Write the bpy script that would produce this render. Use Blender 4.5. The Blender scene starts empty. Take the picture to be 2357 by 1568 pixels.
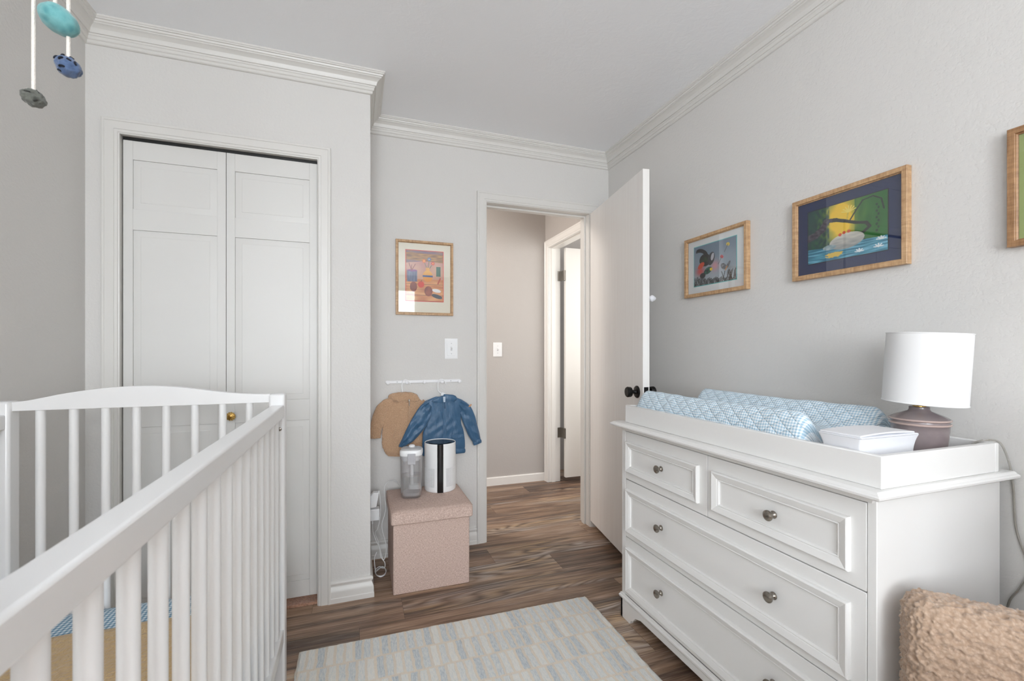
import bpy, bmesh, math, random
from mathutils import Vector, Matrix, noise
sc = bpy.context.scene
R = math.radians
PI = math.pi

# ------------------------------------------------------------------ camera, world, light, exposure
cam = bpy.data.cameras.new('camera')
cam.sensor_width = 36.0
cam.lens = 1023.0 / 2357.0 * 36.0
cam.shift_y = 24.0 / 2357.0
cam.clip_start = 0.02
cam.dof.use_dof = True
cam.dof.focus_distance = 2.1
cam.dof.aperture_fstop = 7.5
camo = bpy.data.objects.new('camera', cam)
camo.location = (0, 0, 1.15)
camo.rotation_euler = (R(90), 0, R(-19.3))
sc.collection.objects.link(camo)
sc.camera = camo

sc.view_settings.view_transform = 'Standard'
sc.view_settings.look = 'None'
sc.view_settings.gamma = 1
sc.view_settings.use_curve_mapping = False
sc.view_settings.exposure = 0.70
sc.cycles.diffuse_bounces = 7
sc.cycles.max_bounces = 14
sc.cycles.transparent_max_bounces = 16
sc.cycles.caustics_reflective = False
sc.cycles.caustics_refractive = False

w = bpy.data.worlds.new('sky')
sc.world = w
w.use_nodes = True
bg = w.node_tree.nodes['Background']
bg.inputs[0].default_value = (0.80, 0.90, 1.0, 1)
bg.inputs[1].default_value = 1.2

def area(name, loc, rot, sx, sy, power, col=(1, 1, 1), spread=180):
    l = bpy.data.lights.new(name, 'AREA')
    l.shape = 'RECTANGLE'
    l.size = sx; l.size_y = sy
    l.energy = power; l.color = col; l.spread = R(spread)
    o = bpy.data.objects.new(name, l)
    o.location = loc; o.rotation_euler = rot
    sc.collection.objects.link(o)
    return o
# daylight just outside the window in the wall behind the camera
area('window_daylight', (-0.30, -2.77, 1.50), (R(90), 0, 0), 1.20, 1.45, 68, (0.91, 0.957, 1.0))
area('added_narrow_window_light', (0.80, -2.77, 1.50), (R(90), 0, 0), 0.36, 1.45, 5, (0.93, 0.965, 1.0))  # guessed unseen window, added for the bright reflection in the picture glass
area('added_side_window_light', (-1.16, -1.55, 1.45), (0, R(-90), 0), 1.20, 0.90, 13, (0.93, 0.965, 1.0))  # guessed unseen window, put in to light door and dresser from the left
# daylight in the room across the hall, and light from the far end of the hall
area('neighbour_daylight', (2.6, 2.62, 1.5), (R(90), 0, R(25)), 1.2, 1.3, 11, (1.0, 0.98, 0.94))
area('hall_light', (-0.50, 3.15, 1.45), (0, R(-90), 0), 1.3, 0.7, 8, (1.0, 0.93, 0.87))
area('hall_door_fill', (0.05, 3.15, 2.36), (0, R(-38), 0), 0.3, 0.3, 8, (1.0, 0.92, 0.85))  # added fill without a fixture, brightens the bedroom door and hall floor

# added upward fill, unseen behind the camera, to lift ceiling and room light
up_l = bpy.data.lights.new('added_uplight_fill', 'AREA'); up_l.shape = 'DISK'; up_l.size = 0.26; up_l.energy = 24; up_l.color = (0.88, 0.94, 1.0)
up_o = bpy.data.objects.new('added_uplight_fill', up_l); up_o.location = (-0.70, -2.10, 1.79); up_o.rotation_euler = (R(180), 0, 0)
sc.collection.objects.link(up_o)

# ------------------------------------------------------------------ materials
def lin(c):
    return tuple(((v / 255.) / 12.92 if v / 255. <= 0.04045 else ((v / 255. + 0.055) / 1.055) ** 2.4) for v in c)

class NT:
    def __init__(self, name):
        self.m = bpy.data.materials.new(name)
        self.m.use_nodes = True
        self.t = self.m.node_tree
        self.p = self.t.nodes['Principled BSDF']
        self.out = self.t.nodes['Material Output']
    def n(self, typ, props=None, **ins):
        nd = self.t.nodes.new(typ)
        for k, v in (props or {}).items():
            setattr(nd, k, v)
        for k, v in ins.items():
            key = int(k[1:]) if k[0] == 'i' and k[1:].isdigit() else k.replace('_', ' ')
            self.set(nd.inputs[key], v)
        return nd
    def set(self, sock, v):
        if isinstance(v, bpy.types.NodeSocket):
            self.t.links.new(v, sock)
        else:
            if sock.type == 'RGBA' and len(v) == 3:
                v = (*v, 1)
            sock.default_value = v
    def math(self, op, a, b=0.0, c=0.0):
        nd = self.n('ShaderNodeMath', {'operation': op}, i0=a, i1=b)
        if op in ('MULTIPLY_ADD', 'SMOOTH_MIN'): self.set(nd.inputs[2], c)
        return nd.outputs[0]
    def vmul(self, a, b):
        return self.n('ShaderNodeVectorMath', {'operation': 'MULTIPLY'}, i0=a, i1=b).outputs[0]
    def vadd(self, a, b):
        return self.n('ShaderNodeVectorMath', {'operation': 'ADD'}, i0=a, i1=b).outputs[0]
    def noise(self, vec, scale, detail=2, rough=0.5, dist=0.0):
        nd = self.n('ShaderNodeTexNoise', None, Vector=vec, Scale=scale, Detail=detail, Roughness=rough, Distortion=dist)
        return nd.outputs['Fac']
    def ramp(self, fac, stops, interp='LINEAR'):
        nd = self.n('ShaderNodeValToRGB', None, Fac=fac)
        cr = nd.color_ramp
        cr.interpolation = interp
        while len(cr.elements) < len(stops): cr.elements.new(0.5)
        for e, (p, c) in zip(cr.elements, stops):
            e.position = p
            e.color = (*c, 1) if len(c) == 3 else c
        return nd.outputs[0]
    def mix(self, fac, a, b, blend='MIX'):
        nd = self.t.nodes.new('ShaderNodeMix')
        nd.data_type = 'RGBA'; nd.blend_type = blend
        self.set(nd.inputs[0], fac); self.set(nd.inputs[6], a); self.set(nd.inputs[7], b)
        return nd.outputs[2]
    def mrange(self, v, a, b, c=0.0, d=1.0):
        return self.n('ShaderNodeMapRange', None, i0=v, i1=a, i2=b, i3=c, i4=d).outputs[0]
    def bump(self, h, strength, dist, normal=None):
        nd = self.n('ShaderNodeBump', None, Height=h, Strength=strength, Distance=dist)
        if normal is not None: self.set(nd.inputs['Normal'], normal)
        return nd.outputs[0]
    def obj(self):
        return self.n('ShaderNodeTexCoord').outputs['Object']
    def uv(self):
        return self.n('ShaderNodeTexCoord').outputs['UV']
    def sep(self, v):
        o = self.n('ShaderNodeSeparateXYZ', None, i0=v).outputs
        return o[0], o[1], o[2]
    def comb(self, x, y, z):
        return self.n('ShaderNodeCombineXYZ', None, i0=x, i1=y, i2=z).outputs[0]
    def fin(self, col=None, rough=None, normal=None, **kw):
        if col is not None: self.set(self.p.inputs['Base Color'], col)
        if rough is not None: self.set(self.p.inputs['Roughness'], rough)
        if normal is not None: self.set(self.p.inputs['Normal'], normal)
        for k, v in kw.items():
            self.set(self.p.inputs[k.replace('_', ' ')], v)
        return self.m

def plain(name, rgb, rough=0.5, bump=None, **kw):
    t = NT(name)
    nm = None
    if bump:
        h = t.noise(t.obj(), bump[0], 3)
        nm = t.bump(h, bump[1], bump[2])
    return t.fin(lin(rgb), rough, nm, **kw)

def wall_mat(name, rgb, strength=0.35):
    t = NT(name)
    o = t.obj()
    h = t.noise(o, 95, 3, 0.55)
    h2 = t.math('SMOOTH_MIN', h, 0.55, 0.2)
    nm = t.bump(h2, strength, 0.006)
    return t.fin(lin(rgb), 0.62, nm)

M = {}
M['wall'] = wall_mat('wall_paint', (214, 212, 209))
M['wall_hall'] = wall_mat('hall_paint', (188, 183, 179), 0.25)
t = NT('ceiling_paint')
h = t.noise(t.vmul(t.obj(), (1, 1, 1)), 28, 4, 0.6, 0.8)
M['ceil'] = t.fin(lin((243, 245, 248)), 0.7, t.bump(h, 0.22, 0.006))
M['trim'] = plain('trim_paint', (217, 215, 211), 0.38, (60, 0.04, 0.003))
M['trim_white'] = plain('white_trim_paint', (238, 236, 232), 0.35)
M['door'] = None
t = NT('door_paint')
h = t.noise(t.vmul(t.obj(), (60, 60, 2.2)), 1.0, 3)
c = t.mix(t.mrange(h, 0.3, 0.7), lin((236, 233, 230)), lin((240, 238, 235)))
M['door'] = t.fin(c, 0.42, t.bump(h, 0.10, 0.002))
M['closet'] = plain('closet_door_paint', (217, 216, 213), 0.42)
M['crib'] = plain('crib_lacquer', (230, 230, 230), 0.3, Coat_Weight=0.15)
M['furn'] = plain('furniture_lacquer', (229, 228, 226), 0.36, (30, 0.03, 0.002))
M['blackm'] = plain('black_metal', (18, 17, 17), 0.38, Metallic=0.4)
M['steel'] = plain('brushed_steel', (150, 145, 138), 0.34, Metallic=1.0)
M['pewter'] = plain('pewter', (150, 144, 136), 0.26, Metallic=1.0)
M['brass'] = plain('brass', (206, 170, 100), 0.22, Metallic=1.0)
M['dark'] = plain('dark_gap', (30, 29, 28), 0.6)
M['track'] = plain('track_metal', (60, 60, 60), 0.4, Metallic=0.8)
M['plastic'] = plain('white_plastic', (242, 243, 244), 0.28)
M['plastic_grey'] = plain('grey_plastic', (196, 197, 199), 0.3)
M['black_gloss'] = plain('black_gloss', (12, 13, 16), 0.12)
M['white_metal'] = plain('white_enamel', (238, 238, 240), 0.35)
M['cord'] = plain('white_cord', (236, 236, 236), 0.4)

def wood_frame(name, a, b):
    t = NT(name)
    o = t.obj()
    n1 = t.noise(t.vmul(o, (18, 18, 140)), 1.0, 4, 0.6)
    n2 = t.noise(t.vmul(o, (140, 140, 18)), 1.0, 4, 0.6)
    f = t.math('MULTIPLY', t.math('ADD', n1, n2), 0.5)
    return t.fin(t.ramp(f, [(0.36, lin(a)), (0.62, lin(b))]), 0.42, t.bump(f, 0.15, 0.001))
M['oak'] = wood_frame('oak_frame', (160, 124, 88), (204, 168, 128))
M['oak_dark'] = wood_frame('brown_oak_frame', (134, 98, 66), (176, 136, 98))

def glass_sheet(name, fac=0.055, tint=(1, 1, 1)):
    t = NT(name)
    t.t.nodes.remove(t.p)
    fr = t.n('ShaderNodeLayerWeight', None, Blend=0.12).outputs['Fresnel']
    f = t.math('ADD', t.math('MULTIPLY', fr, 0.5), fac)
    a = t.n('ShaderNodeBsdfTransparent', None, Color=tint).outputs[0]
    b = t.n('ShaderNodeBsdfGlossy', None, Color=(1, 1, 1), Roughness=0.0).outputs[0]
    mx = t.n('ShaderNodeMixShader', None, i0=f, i1=a, i2=b).outputs[0]
    t.t.links.new(mx, t.out.inputs[0])
    return t.m
M['glass'] = glass_sheet('picture_glass')
M['pane'] = glass_sheet('window_glass', 0.03)

def clear_plastic(name, tint, fac, rough, haze, hazecol):
    t = NT(name)
    t.t.nodes.remove(t.p)
    fr = t.n('ShaderNodeLayerWeight', None, Blend=0.35).outputs['Facing']
    f = t.math('MULTIPLY_ADD', fr, 0.45, fac)
    a = t.n('ShaderNodeBsdfTransparent', None, Color=tint).outputs[0]
    d = t.n('ShaderNodeBsdfDiffuse', None, Color=hazecol).outputs[0]
    a2 = t.n('ShaderNodeMixShader', None, i0=haze, i1=a, i2=d).outputs[0]
    b = t.n('ShaderNodeBsdfGlossy', None, Color=(1, 1, 1), Roughness=rough).outputs[0]
    mx = t.n('ShaderNodeMixShader', None, i0=f, i1=a2, i2=b).outputs[0]
    t.t.links.new(mx, t.out.inputs[0])
    return t.m
M['clear'] = clear_plastic('clear_plastic', (0.955, 0.955, 0.96), 0.04, 0.12, 0.10, lin((225, 222, 224)))
M['water'] = clear_plastic('water', (0.93, 0.94, 0.935), 0.03, 0.03, 0.22, lin((206, 207, 204)))
M['smoke'] = clear_plastic('frosted_plastic', (0.92, 0.92, 0.93), 0.05, 0.2, 0.45, lin((225, 225, 230)))
M['clear_cord'] = clear_plastic('clear_cord', (0.75, 0.74, 0.72), 0.1, 0.1, 0.45, lin((180, 176, 168)))

# floor boards: one random triple per board, uv in metres
t = NT('floor_boards')
uv = t.uv()
rnd = t.n('ShaderNodeAttribute', {'attribute_name': 'board'}).outputs['Vector']
rx, ry, rz = t.sep(rnd)
off = t.vadd(uv, t.vmul(rnd, (37.0, 19.0, 23.0)))
figv = t.vmul(off, (0.8, 6.5, 1.0))
fig = t.noise(figv, 1.25, 1.5, 0.4, 0.35)
fig = t.math('ADD', fig, t.math('MULTIPLY', t.noise(t.vmul(off, (7, 60, 1)), 1.0, 2), 0.022))
rings = t.math('SINE', t.math('MULTIPLY', fig, 105.0))
rings = t.math('POWER', t.mrange(rings, -1.0, 0.85), 0.7)
fine = t.noise(t.vmul(off, (5, 190, 1)), 1.0, 4, 0.65)
broad = t.noise(t.vmul(off, (1.1, 15, 1)), 1.0, 4, 0.6, 0.6)
tone = t.math('ADD', t.math('MULTIPLY', broad, 0.85), t.math('MULTIPLY', t.math('SUBTRACT', rx, 0.5), 0.22))
base = t.ramp(tone, [(0.24, lin((84, 66, 55))), (0.38, lin((136, 108, 88))), (0.50, lin((172, 142, 118))), (0.62, lin((196, 169, 143))), (0.76, lin((218, 205, 192)))])
light = t.mix(t.mrange(t.noise(t.vmul(off, (1.5, 10, 1)), 1.3, 2), 0.4, 0.6), lin((196, 190, 186)), lin((206, 172, 130)))
mask = t.mrange(t.noise(t.vmul(off, (0.9, 5, 1)), 1.0, 2), 0.50, 0.60)
ringc = t.mix(rings, lin((70, 56, 48)), light)
mask = t.math('MULTIPLY', mask, t.mrange(rz, 0.35, 0.60, 0.18, 1.0))
col = t.mix(t.math('MULTIPLY', mask, 0.66), base, ringc)
col = t.mix(t.math('MULTIPLY', t.mrange(fine, 0.42, 0.72), 0.58), col, lin((64, 50, 42)))
col = t.mix(t.math('MULTIPLY', t.mrange(fine, 0.48, 0.25), 0.34), col, lin((190, 182, 174)))
lu, lv, _ = t.sep(t.n('ShaderNodeAttribute', {'attribute_name': 'edge'}).outputs['Vector'])
M['floor'] = t.fin(col, t.mrange(fine, 0.3, 0.7, 0.34, 0.5), t.bump(t.math('ADD', fine, t.math('MULTIPLY', rings, 0.3)), 0.18, 0.001))

# rug
t = NT('rug_wool')
o = t.obj()
wob = t.n('ShaderNodeTexNoise', None, Vector=o, Scale=22.0, Detail=2.0).outputs['Color']
oo = t.vadd(o, t.vmul(wob, (0.012, 0.012, 0)))
x, y, z = t.sep(oo)
row = t.math('FLOOR', t.math('DIVIDE', y, 0.121))
fy = t.math('FRACT', t.math('DIVIDE', y, 0.121))
sh = t.math('MULTIPLY', t.math('FRACT', t.math('MULTIPLY', row, 0.37)), 0.033)
u = t.math('DIVIDE', t.math('ADD', x, sh), 0.0325)
cell = t.math('FLOOR', u)
fx = t.math('FRACT', u)
wn = t.n('ShaderNodeTexWhiteNoise', {'noise_dimensions': '3D'}, Vector=t.comb(cell, row, 3.0)).outputs['Value']
streak = t.noise(t.vmul(oo, (200, 40, 1)), 1.0, 5, 0.8)
v = t.math('ADD', t.math('MULTIPLY', wn, 0.26), t.math('MULTIPLY', streak, 0.88))
bar = t.ramp(v, [(0.26, lin((246, 240, 230))), (0.44, lin((240, 237, 229))), (0.58, lin((226, 228, 225))), (0.70, lin((204, 210, 212))), (0.86, lin((164, 175, 182)))])
cordm = t.math('MAXIMUM', t.mrange(fx, 0.66, 0.72), t.math('MAXIMUM', t.mrange(fy, 0.93, 0.96), t.mrange(fy, 0.05, 0.02)))
loops = t.noise(oo, 330, 2)
cordc = t.mix(loops, lin((222, 206, 184)), lin((246, 232, 214)))
col = t.mix(t.math('MULTIPLY', cordm, 0.7), bar, cordc)
fuzz = t.noise(o, 420, 3, 0.7)
hh = t.math('ADD', t.math('MULTIPLY', fuzz, 0.8), t.math('SUBTRACT', t.math('MULTIPLY', streak, 0.6), t.math('MULTIPLY', cordm, 0.25)))
M['rug'] = t.fin(col, 0.95, t.bump(hh, 0.7, 0.006), Sheen_Weight=0.2)

# linen of the storage ottoman
t = NT('ottoman_linen')
o = t.obj()
x, y, z = t.sep(o)
a = t.noise(t.vmul(o, (110, 900, 900)), 1.0, 2, 0.6)
b = t.noise(t.vmul(o, (900, 110, 900)), 1.0, 2, 0.6)
c3 = t.noise(t.vmul(o, (900, 900, 110)), 1.0, 2, 0.6)
f = t.math('MULTIPLY', t.math('ADD', t.math('ADD', a, b), c3), 0.3333)
big = t.noise(o, 14, 2)
col = t.ramp(f, [(0.40, lin((156, 128, 116))), (0.5, lin((200, 175, 163))), (0.60, lin((234, 215, 205)))])
col = t.mix(t.math('MULTIPLY', big, 0.15), col, lin((204, 184, 170)))
M['linen'] = t.fin(col, 0.85, t.bump(f, 0.4, 0.0015))

def gingham(name, period, c_blue, c_mid, c_white, quilt):
    t = NT(name)
    uv = t.uv()
    x, y, z = t.sep(uv)
    sx = t.math('GREATER_THAN', t.math('FRACT', t.math('DIVIDE', x, period)), 0.5)
    sy = t.math('GREATER_THAN', t.math('FRACT', t.math('DIVIDE', y, period)), 0.5)
    s = t.math('MULTIPLY', t.math('ADD', sx, sy), 0.5)
    col = t.ramp(s, [(0.0, lin(c_white)), (0.35, lin(c_mid)), (0.75, lin(c_blue))], 'CONSTANT')
    th = t.noise(t.vmul(uv, (900, 900, 1)), 1.0, 2)
    nm = t.bump(th, 0.15, 0.001)
    if quilt:
        d1 = t.math('PINGPONG', t.math('MULTIPLY', t.math('ADD', x, t.math('MULTIPLY', y, 0.75)), 1.0), 0.02)
        d2 = t.math('PINGPONG', t.math('MULTIPLY', t.math('SUBTRACT', x, t.math('MULTIPLY', y, 0.75)), 1.0), 0.02)
        d = t.math('MINIMUM', d1, d2)
        hq = t.math('POWER', t.math('DIVIDE', d, 0.02), 0.35)
        nm = t.bump(hq, 0.9, 0.004, nm)
    return t.fin(col, 0.9, nm, Sheen_Weight=0.1)
M['ging_pad'] = gingham('blue_gingham_quilted', 0.0085, (156, 188, 208), (202, 219, 230), (240, 244, 247), True)
M['ging_sheet'] = gingham('blue_gingham_sheet', 0.0120, (88, 128, 158), (150, 178, 196), (222, 228, 232), False)
M['blanket'] = plain('tan_plush', (188, 158, 112), 0.95, (90, 0.8, 0.01), Sheen_Weight=0.3)

def fuzzy(name, a, b, scale, strength, dist):
    t = NT(name)
    o = t.obj()
    n1 = t.noise(o, scale, 3, 0.6)
    n2 = t.n('ShaderNodeTexVoronoi', None, Vector=o, Scale=scale * 0.8).outputs['Distance']
    f = t.math('ADD', t.math('MULTIPLY', n1, 0.6), t.math('MULTIPLY', n2, 0.5))
    return t.fin(t.ramp(f, [(0.25, lin(a)), (0.7, lin(b))]), 0.95, t.bump(f, strength, dist), Sheen_Weight=0.35)
M['teddy'] = fuzzy('tan_teddy_fleece', (172, 136, 106), (206, 170, 138), 330, 0.9, 0.004)
M['boucle'] = fuzzy('beige_boucle', (196, 172, 152), (170, 144, 122), 190, 0.6, 0.003)
t = NT('blue_nylon')
o = t.obj()
n1 = t.noise(t.vmul(o, (22, 22, 7)), 1.0, 3, 0.5, 0.6)
n2 = t.noise(o, 60, 2)
M['nylon'] = t.fin(lin((54, 94, 128)), 0.42, t.bump(t.math('ADD', n1, t.math('MULTIPLY', n2, 0.2)), 0.55, 0.012), Sheen_Weight=0.3)
M['nylon_dark'] = plain('blue_rib', (42, 76, 108), 0.6, (200, 0.4, 0.002))
M['lining'] = plain('pale_lining', (190, 205, 222), 0.8)
M['felt_teal'] = fuzzy('teal_felt', (72, 138, 142), (112, 172, 174), 90, 0.5, 0.003)
M['felt_blue'] = fuzzy('blue_felt', (58, 78, 112), (84, 106, 142), 110, 0.5, 0.003)
M['felt_grey'] = fuzzy('grey_felt', (74, 76, 71), (102, 104, 97), 110, 0.6, 0.004)
M['stitch'] = plain('navy_stitch', (24, 28, 40), 0.9)
M['stitch_grey'] = plain('charcoal_stitch', (48, 48, 46), 0.9)
M['yarn'] = plain('white_yarn', (236, 230, 222), 0.95, (500, 0.8, 0.002))
M['carpet'] = fuzzy('rust_carpet', (150, 108, 88), (190, 148, 124), 160, 1.0, 0.006)
t = NT('grey_glaze')
o = t.obj()
x, y, z = t.sep(o)
f = t.noise(o, 9, 3)
col = t.ramp(f, [(0.3, lin((122, 110, 112))), (0.7, lin((148, 136, 134)))])
M['glaze'] = t.fin(col, 0.24, None, Coat_Weight=0.4)
M['glaze_ridge'] = plain('pale_glaze_ridge', (186, 164, 156), 0.26, Coat_Weight=0.4)
t = NT('shade_fabric')
o = t.obj()
f = t.noise(t.vmul(o, (400, 400, 1600)), 1.0, 2)
M['shade'] = t.fin(lin((232, 232, 232)), 0.85, t.bump(f, 0.12, 0.0006), Subsurface_Weight=0.0)
M['paper'] = plain('white_cotton', (232, 233, 237), 0.6)
M['mat_cream'] = plain('cream_mat', (236, 230, 212), 0.85)
M['mat_white'] = plain('white_mat', (232, 235, 236), 0.85)
M['mat_navy'] = plain('navy_mat', (30, 46, 88), 0.8)
M['mat_green'] = plain('green_mat', (160, 178, 112), 0.85)
M['red'] = plain('red_bevel', (222, 62, 40), 0.7)
M['teal'] = plain('teal_bevel', (94, 196, 196), 0.7)
M['blackline'] = plain('black_bevel', (20, 22, 36), 0.7)
M['tab'] = plain('tan_leather_tab', (206, 150, 104), 0.6)
M['curtain'] = plain('curtain_linen', (222, 218, 210), 0.9, (200, 0.3, 0.002))
M['zip'] = plain('tan_zip_tape', (188, 158, 130), 0.7)
M['hoop'] = plain('pale_wood', (206, 170, 124), 0.5)
t = NT('print_ink')
a = t.n('ShaderNodeVertexColor', {'layer_name': 'ink'}).outputs[0]
M['print'] = t.fin(a, 0.5)

# ------------------------------------------------------------------ mesh helpers
class MB:
    def __init__(s): s.v = []; s.f = []; s.uv = None
    def add(s, vs, fs):
        k = len(s.v)
        s.v += [tuple(v) for v in vs]
        s.f += [tuple(i + k for i in f) for f in fs]
        return s
    def box(s, x0, x1, y0, y1, z0, z1):
        x0, x1 = sorted((x0, x1)); y0, y1 = sorted((y0, y1)); z0, z1 = sorted((z0, z1))
        vs = [(x0, y0, z0), (x1, y0, z0), (x1, y1, z0), (x0, y1, z0), (x0, y0, z1), (x1, y0, z1), (x1, y1, z1), (x0, y1, z1)]
        return s.add(vs, [(3, 2, 1, 0), (4, 5, 6, 7), (0, 1, 5, 4), (1, 2, 6, 5), (2, 3, 7, 6), (3, 0, 4, 7)])
    def cyl(s, p0, p1, r0, r1=None, n=20, caps=True):
        r1 = r0 if r1 is None else r1
        p0, p1 = Vector(p0), Vector(p1)
        d = (p1 - p0).normalized()
        a = d.orthogonal().normalized(); b = d.cross(a)
        vs = []
        for p, r in ((p0, r0), (p1, r1)):
            for i in range(n):
                t = 2 * PI * i / n
                vs.append(p + a * (r * math.cos(t)) + b * (r * math.sin(t)))
        fs = [(i, (i + 1) % n, n + (i + 1) % n, n + i) for i in range(n)]
        if caps: fs += [tuple(range(n - 1, -1, -1)), tuple(range(n, 2 * n))]
        return s.add(vs, fs)
    def lathe(s, prof, c=(0, 0, 0), axis='z', n=40, closed=False):
        # prof: list of (r, h) going along the axis
        vs = []
        for r, h in prof:
            for i in range(n):
                t = 2 * PI * i / n
                a, b = r * math.cos(t), r * math.sin(t)
                p = {'z': (a, b, h), 'x': (h, a, b), '-x': (-h, -a, b), '-y': (a, -h, b)}[axis]
                vs.append((c[0] + p[0], c[1] + p[1], c[2] + p[2]))
        fs = []
        m = len(prof)
        for j in range(m if closed else m - 1):
            j2 = (j + 1) % m
            for i in range(n):
                i2 = (i + 1) % n
                fs.append((j * n + i, j * n + i2, j2 * n + i2, j2 * n + i))
        if not closed:
            if prof[0][0] > 1e-5: fs.append(tuple(range(n - 1, -1, -1)))
            if prof[-1][0] > 1e-5: fs.append(tuple(range((m - 1) * n, m * n)))
        return s.add(vs, fs)
    def sweep(s, path, prof, up, closed=False):
        # prof (a, b): a along the left side (up x t), b along up; mitred corners
        path = [Vector(p) for p in path]; up = Vector(up).normalized()
        n = len(path); m = len(prof); vs = []
        for i, p in enumerate(path):
            segs = []
            if i > 0 or closed: segs.append((p - path[i - 1]).normalized())
            if i < n - 1 or closed: segs.append((path[(i + 1) % n] - p).normalized())
            ss = [up.cross(t) for t in segs]
            mt = ss[0] if len(ss) == 1 else (ss[0] + ss[1]) / (1 + ss[0].dot(ss[1]))
            for a, b in prof: vs.append(p + mt * a + up * b)
        fs = []
        for i in range(n if closed else n - 1):
            i2 = (i + 1) % n
            for j in range(m):
                j2 = (j + 1) % m
                fs.append((i * m + j, i * m + j2, i2 * m + j2, i2 * m + j))
        if not closed:
            fs += [tuple(range(m)), tuple(range(n * m - 1, (n - 1) * m - 1, -1))]
        return s.add(vs, fs)
    def loft(s, rings, caps=True, loop=False):
        m = len(rings[0]); vs = [p for r in rings for p in r]; fs = []
        for i in range(len(rings) - 1 + (1 if loop else 0)):
            i2 = (i + 1) % len(rings)
            for j in range(m):
                j2 = (j + 1) % m
                fs.append((i * m + j, i * m + j2, i2 * m + j2, i2 * m + j))
        if caps and not loop:
            fs += [tuple(range(m - 1, -1, -1)), tuple(range((len(rings) - 1) * m, len(rings) * m))]
        return s.add(vs, fs)
    def tube(s, pts, r, n=8):
        pts = [Vector(p) for p in pts]
        rings = []
        t0 = (pts[1] - pts[0]).normalized(); a = t0.orthogonal().normalized()
        for i, p in enumerate(pts):
            t = (pts[min(i + 1, len(pts) - 1)] - pts[max(i - 1, 0)]).normalized()
            a = (a - t * a.dot(t)).normalized(); b = t.cross(a)
            rr = r(i / (len(pts) - 1)) if callable(r) else r
            rings.append([p + a * (rr * math.cos(2 * PI * k / n)) + b * (rr * math.sin(2 * PI * k / n)) for k in range(n)])
        return s.loft(rings)
    def prism(s, poly, axis, a0, a1):
        # poly in the plane normal to axis: 'x' -> (y,z), 'y' -> (x,z), 'z' -> (x,y)
        def P(q, a):
            return {'x': (a, q[0], q[1]), 'y': (q[0], a, q[1]), 'z': (q[0], q[1], a)}[axis]
        n = len(poly)
        vs = [P(q, a0) for q in poly] + [P(q, a1) for q in poly]
        fs = [tuple(range(n)), tuple(range(2 * n - 1, n - 1, -1))] + [(i, (i + 1) % n, n + (i + 1) % n, n + i) for i in range(n)]
        return s.add(vs, fs)
    def build(s, name, mat, parent=None, org=(0, 0, 0), bevel=0, seg=2, smooth=True, sharp=35, label=None, fix=True):
        me = bpy.data.meshes.new(name)
        me.from_pydata([(v[0] - org[0], v[1] - org[1], v[2] - org[2]) for v in s.v], [], s.f)
        if fix:
            bm = bmesh.new(); bm.from_mesh(me)
            bmesh.ops.recalc_face_normals(bm, faces=bm.faces[:])
            bm.to_mesh(me); bm.free()
        if smooth:
            me.polygons.foreach_set('use_smooth', [True] * len(me.polygons))
            if sharp: me.set_sharp_from_angle(angle=R(sharp))
        if mat is not None: me.materials.append(mat)
        o = bpy.data.objects.new(name, me)
        sc.collection.objects.link(o)
        if parent is not None: o.parent = parent
        elif org != (0, 0, 0): o.location = org
        if bevel:
            b = o.modifiers.new('bevel', 'BEVEL'); b.width = bevel; b.segments = seg; b.limit_method = 'ANGLE'; b.angle_limit = R(40)
            b.harden_normals = False
        if label: o['label'] = label
        return o

def thing(name, label, cat, loc=(0, 0, 0), rotz=0, group=None):
    o = bpy.data.objects.new(name, None)
    o.empty_display_size = 0.05
    o.location = loc; o.rotation_euler = (0, 0, rotz)
    o['label'] = label; o['category'] = cat
    if group: o['group'] = group
    sc.collection.objects.link(o)
    return o
def tag(o, label, cat, group=None, kind=None):
    o['label'] = label; o['category'] = cat
    if group: o['group'] = group
    if kind: o['kind'] = kind
    return o
def struct(o):
    o['kind'] = 'structure'
    return o
def lerp_path(pts, n=8):
    # Catmull-Rom
    P = [Vector(p) for p in pts]; out = []
    for i in range(len(P) - 1):
        p0 = P[max(i - 1, 0)]; p1 = P[i]; p2 = P[i + 1]; p3 = P[min(i + 2, len(P) - 1)]
        for k in range(n):
            t = k / n
            out.append(0.5 * ((2 * p1) + (p2 - p0) * t + (2 * p0 - 5 * p1 + 4 * p2 - p3) * t * t + (3 * p1 - p0 - 3 * p2 + p3) * t ** 3))
    out.append(P[-1])
    return out
def interp(tab, x):
    # tab: sorted [(x, y...)]
    if x <= tab[0][0]: return tab[0][1]
    for (a, fa), (b, fb) in zip(tab, tab[1:]):
        if x <= b:
            t = (x - a) / (b - a); t = t * t * (3 - 2 * t)
            return fa + (fb - fa) * t
    return tab[-1][1]
def lint(tab, x):
    if x <= tab[0][0]: return tab[0][1]
    for (a, fa), (b, fb) in zip(tab, tab[1:]):
        if x <= b: return fa + (fb - fa) * (x - a) / (b - a)
    return tab[-1][1]

# ------------------------------------------------------------------ room shell
XL, XR, YB, YC, XC, YR, ZC = -1.0, 1.583, 2.58, 2.19, 0.062, -2.60, 2.44
YH, XH0 = 3.64, -0.6

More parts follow.
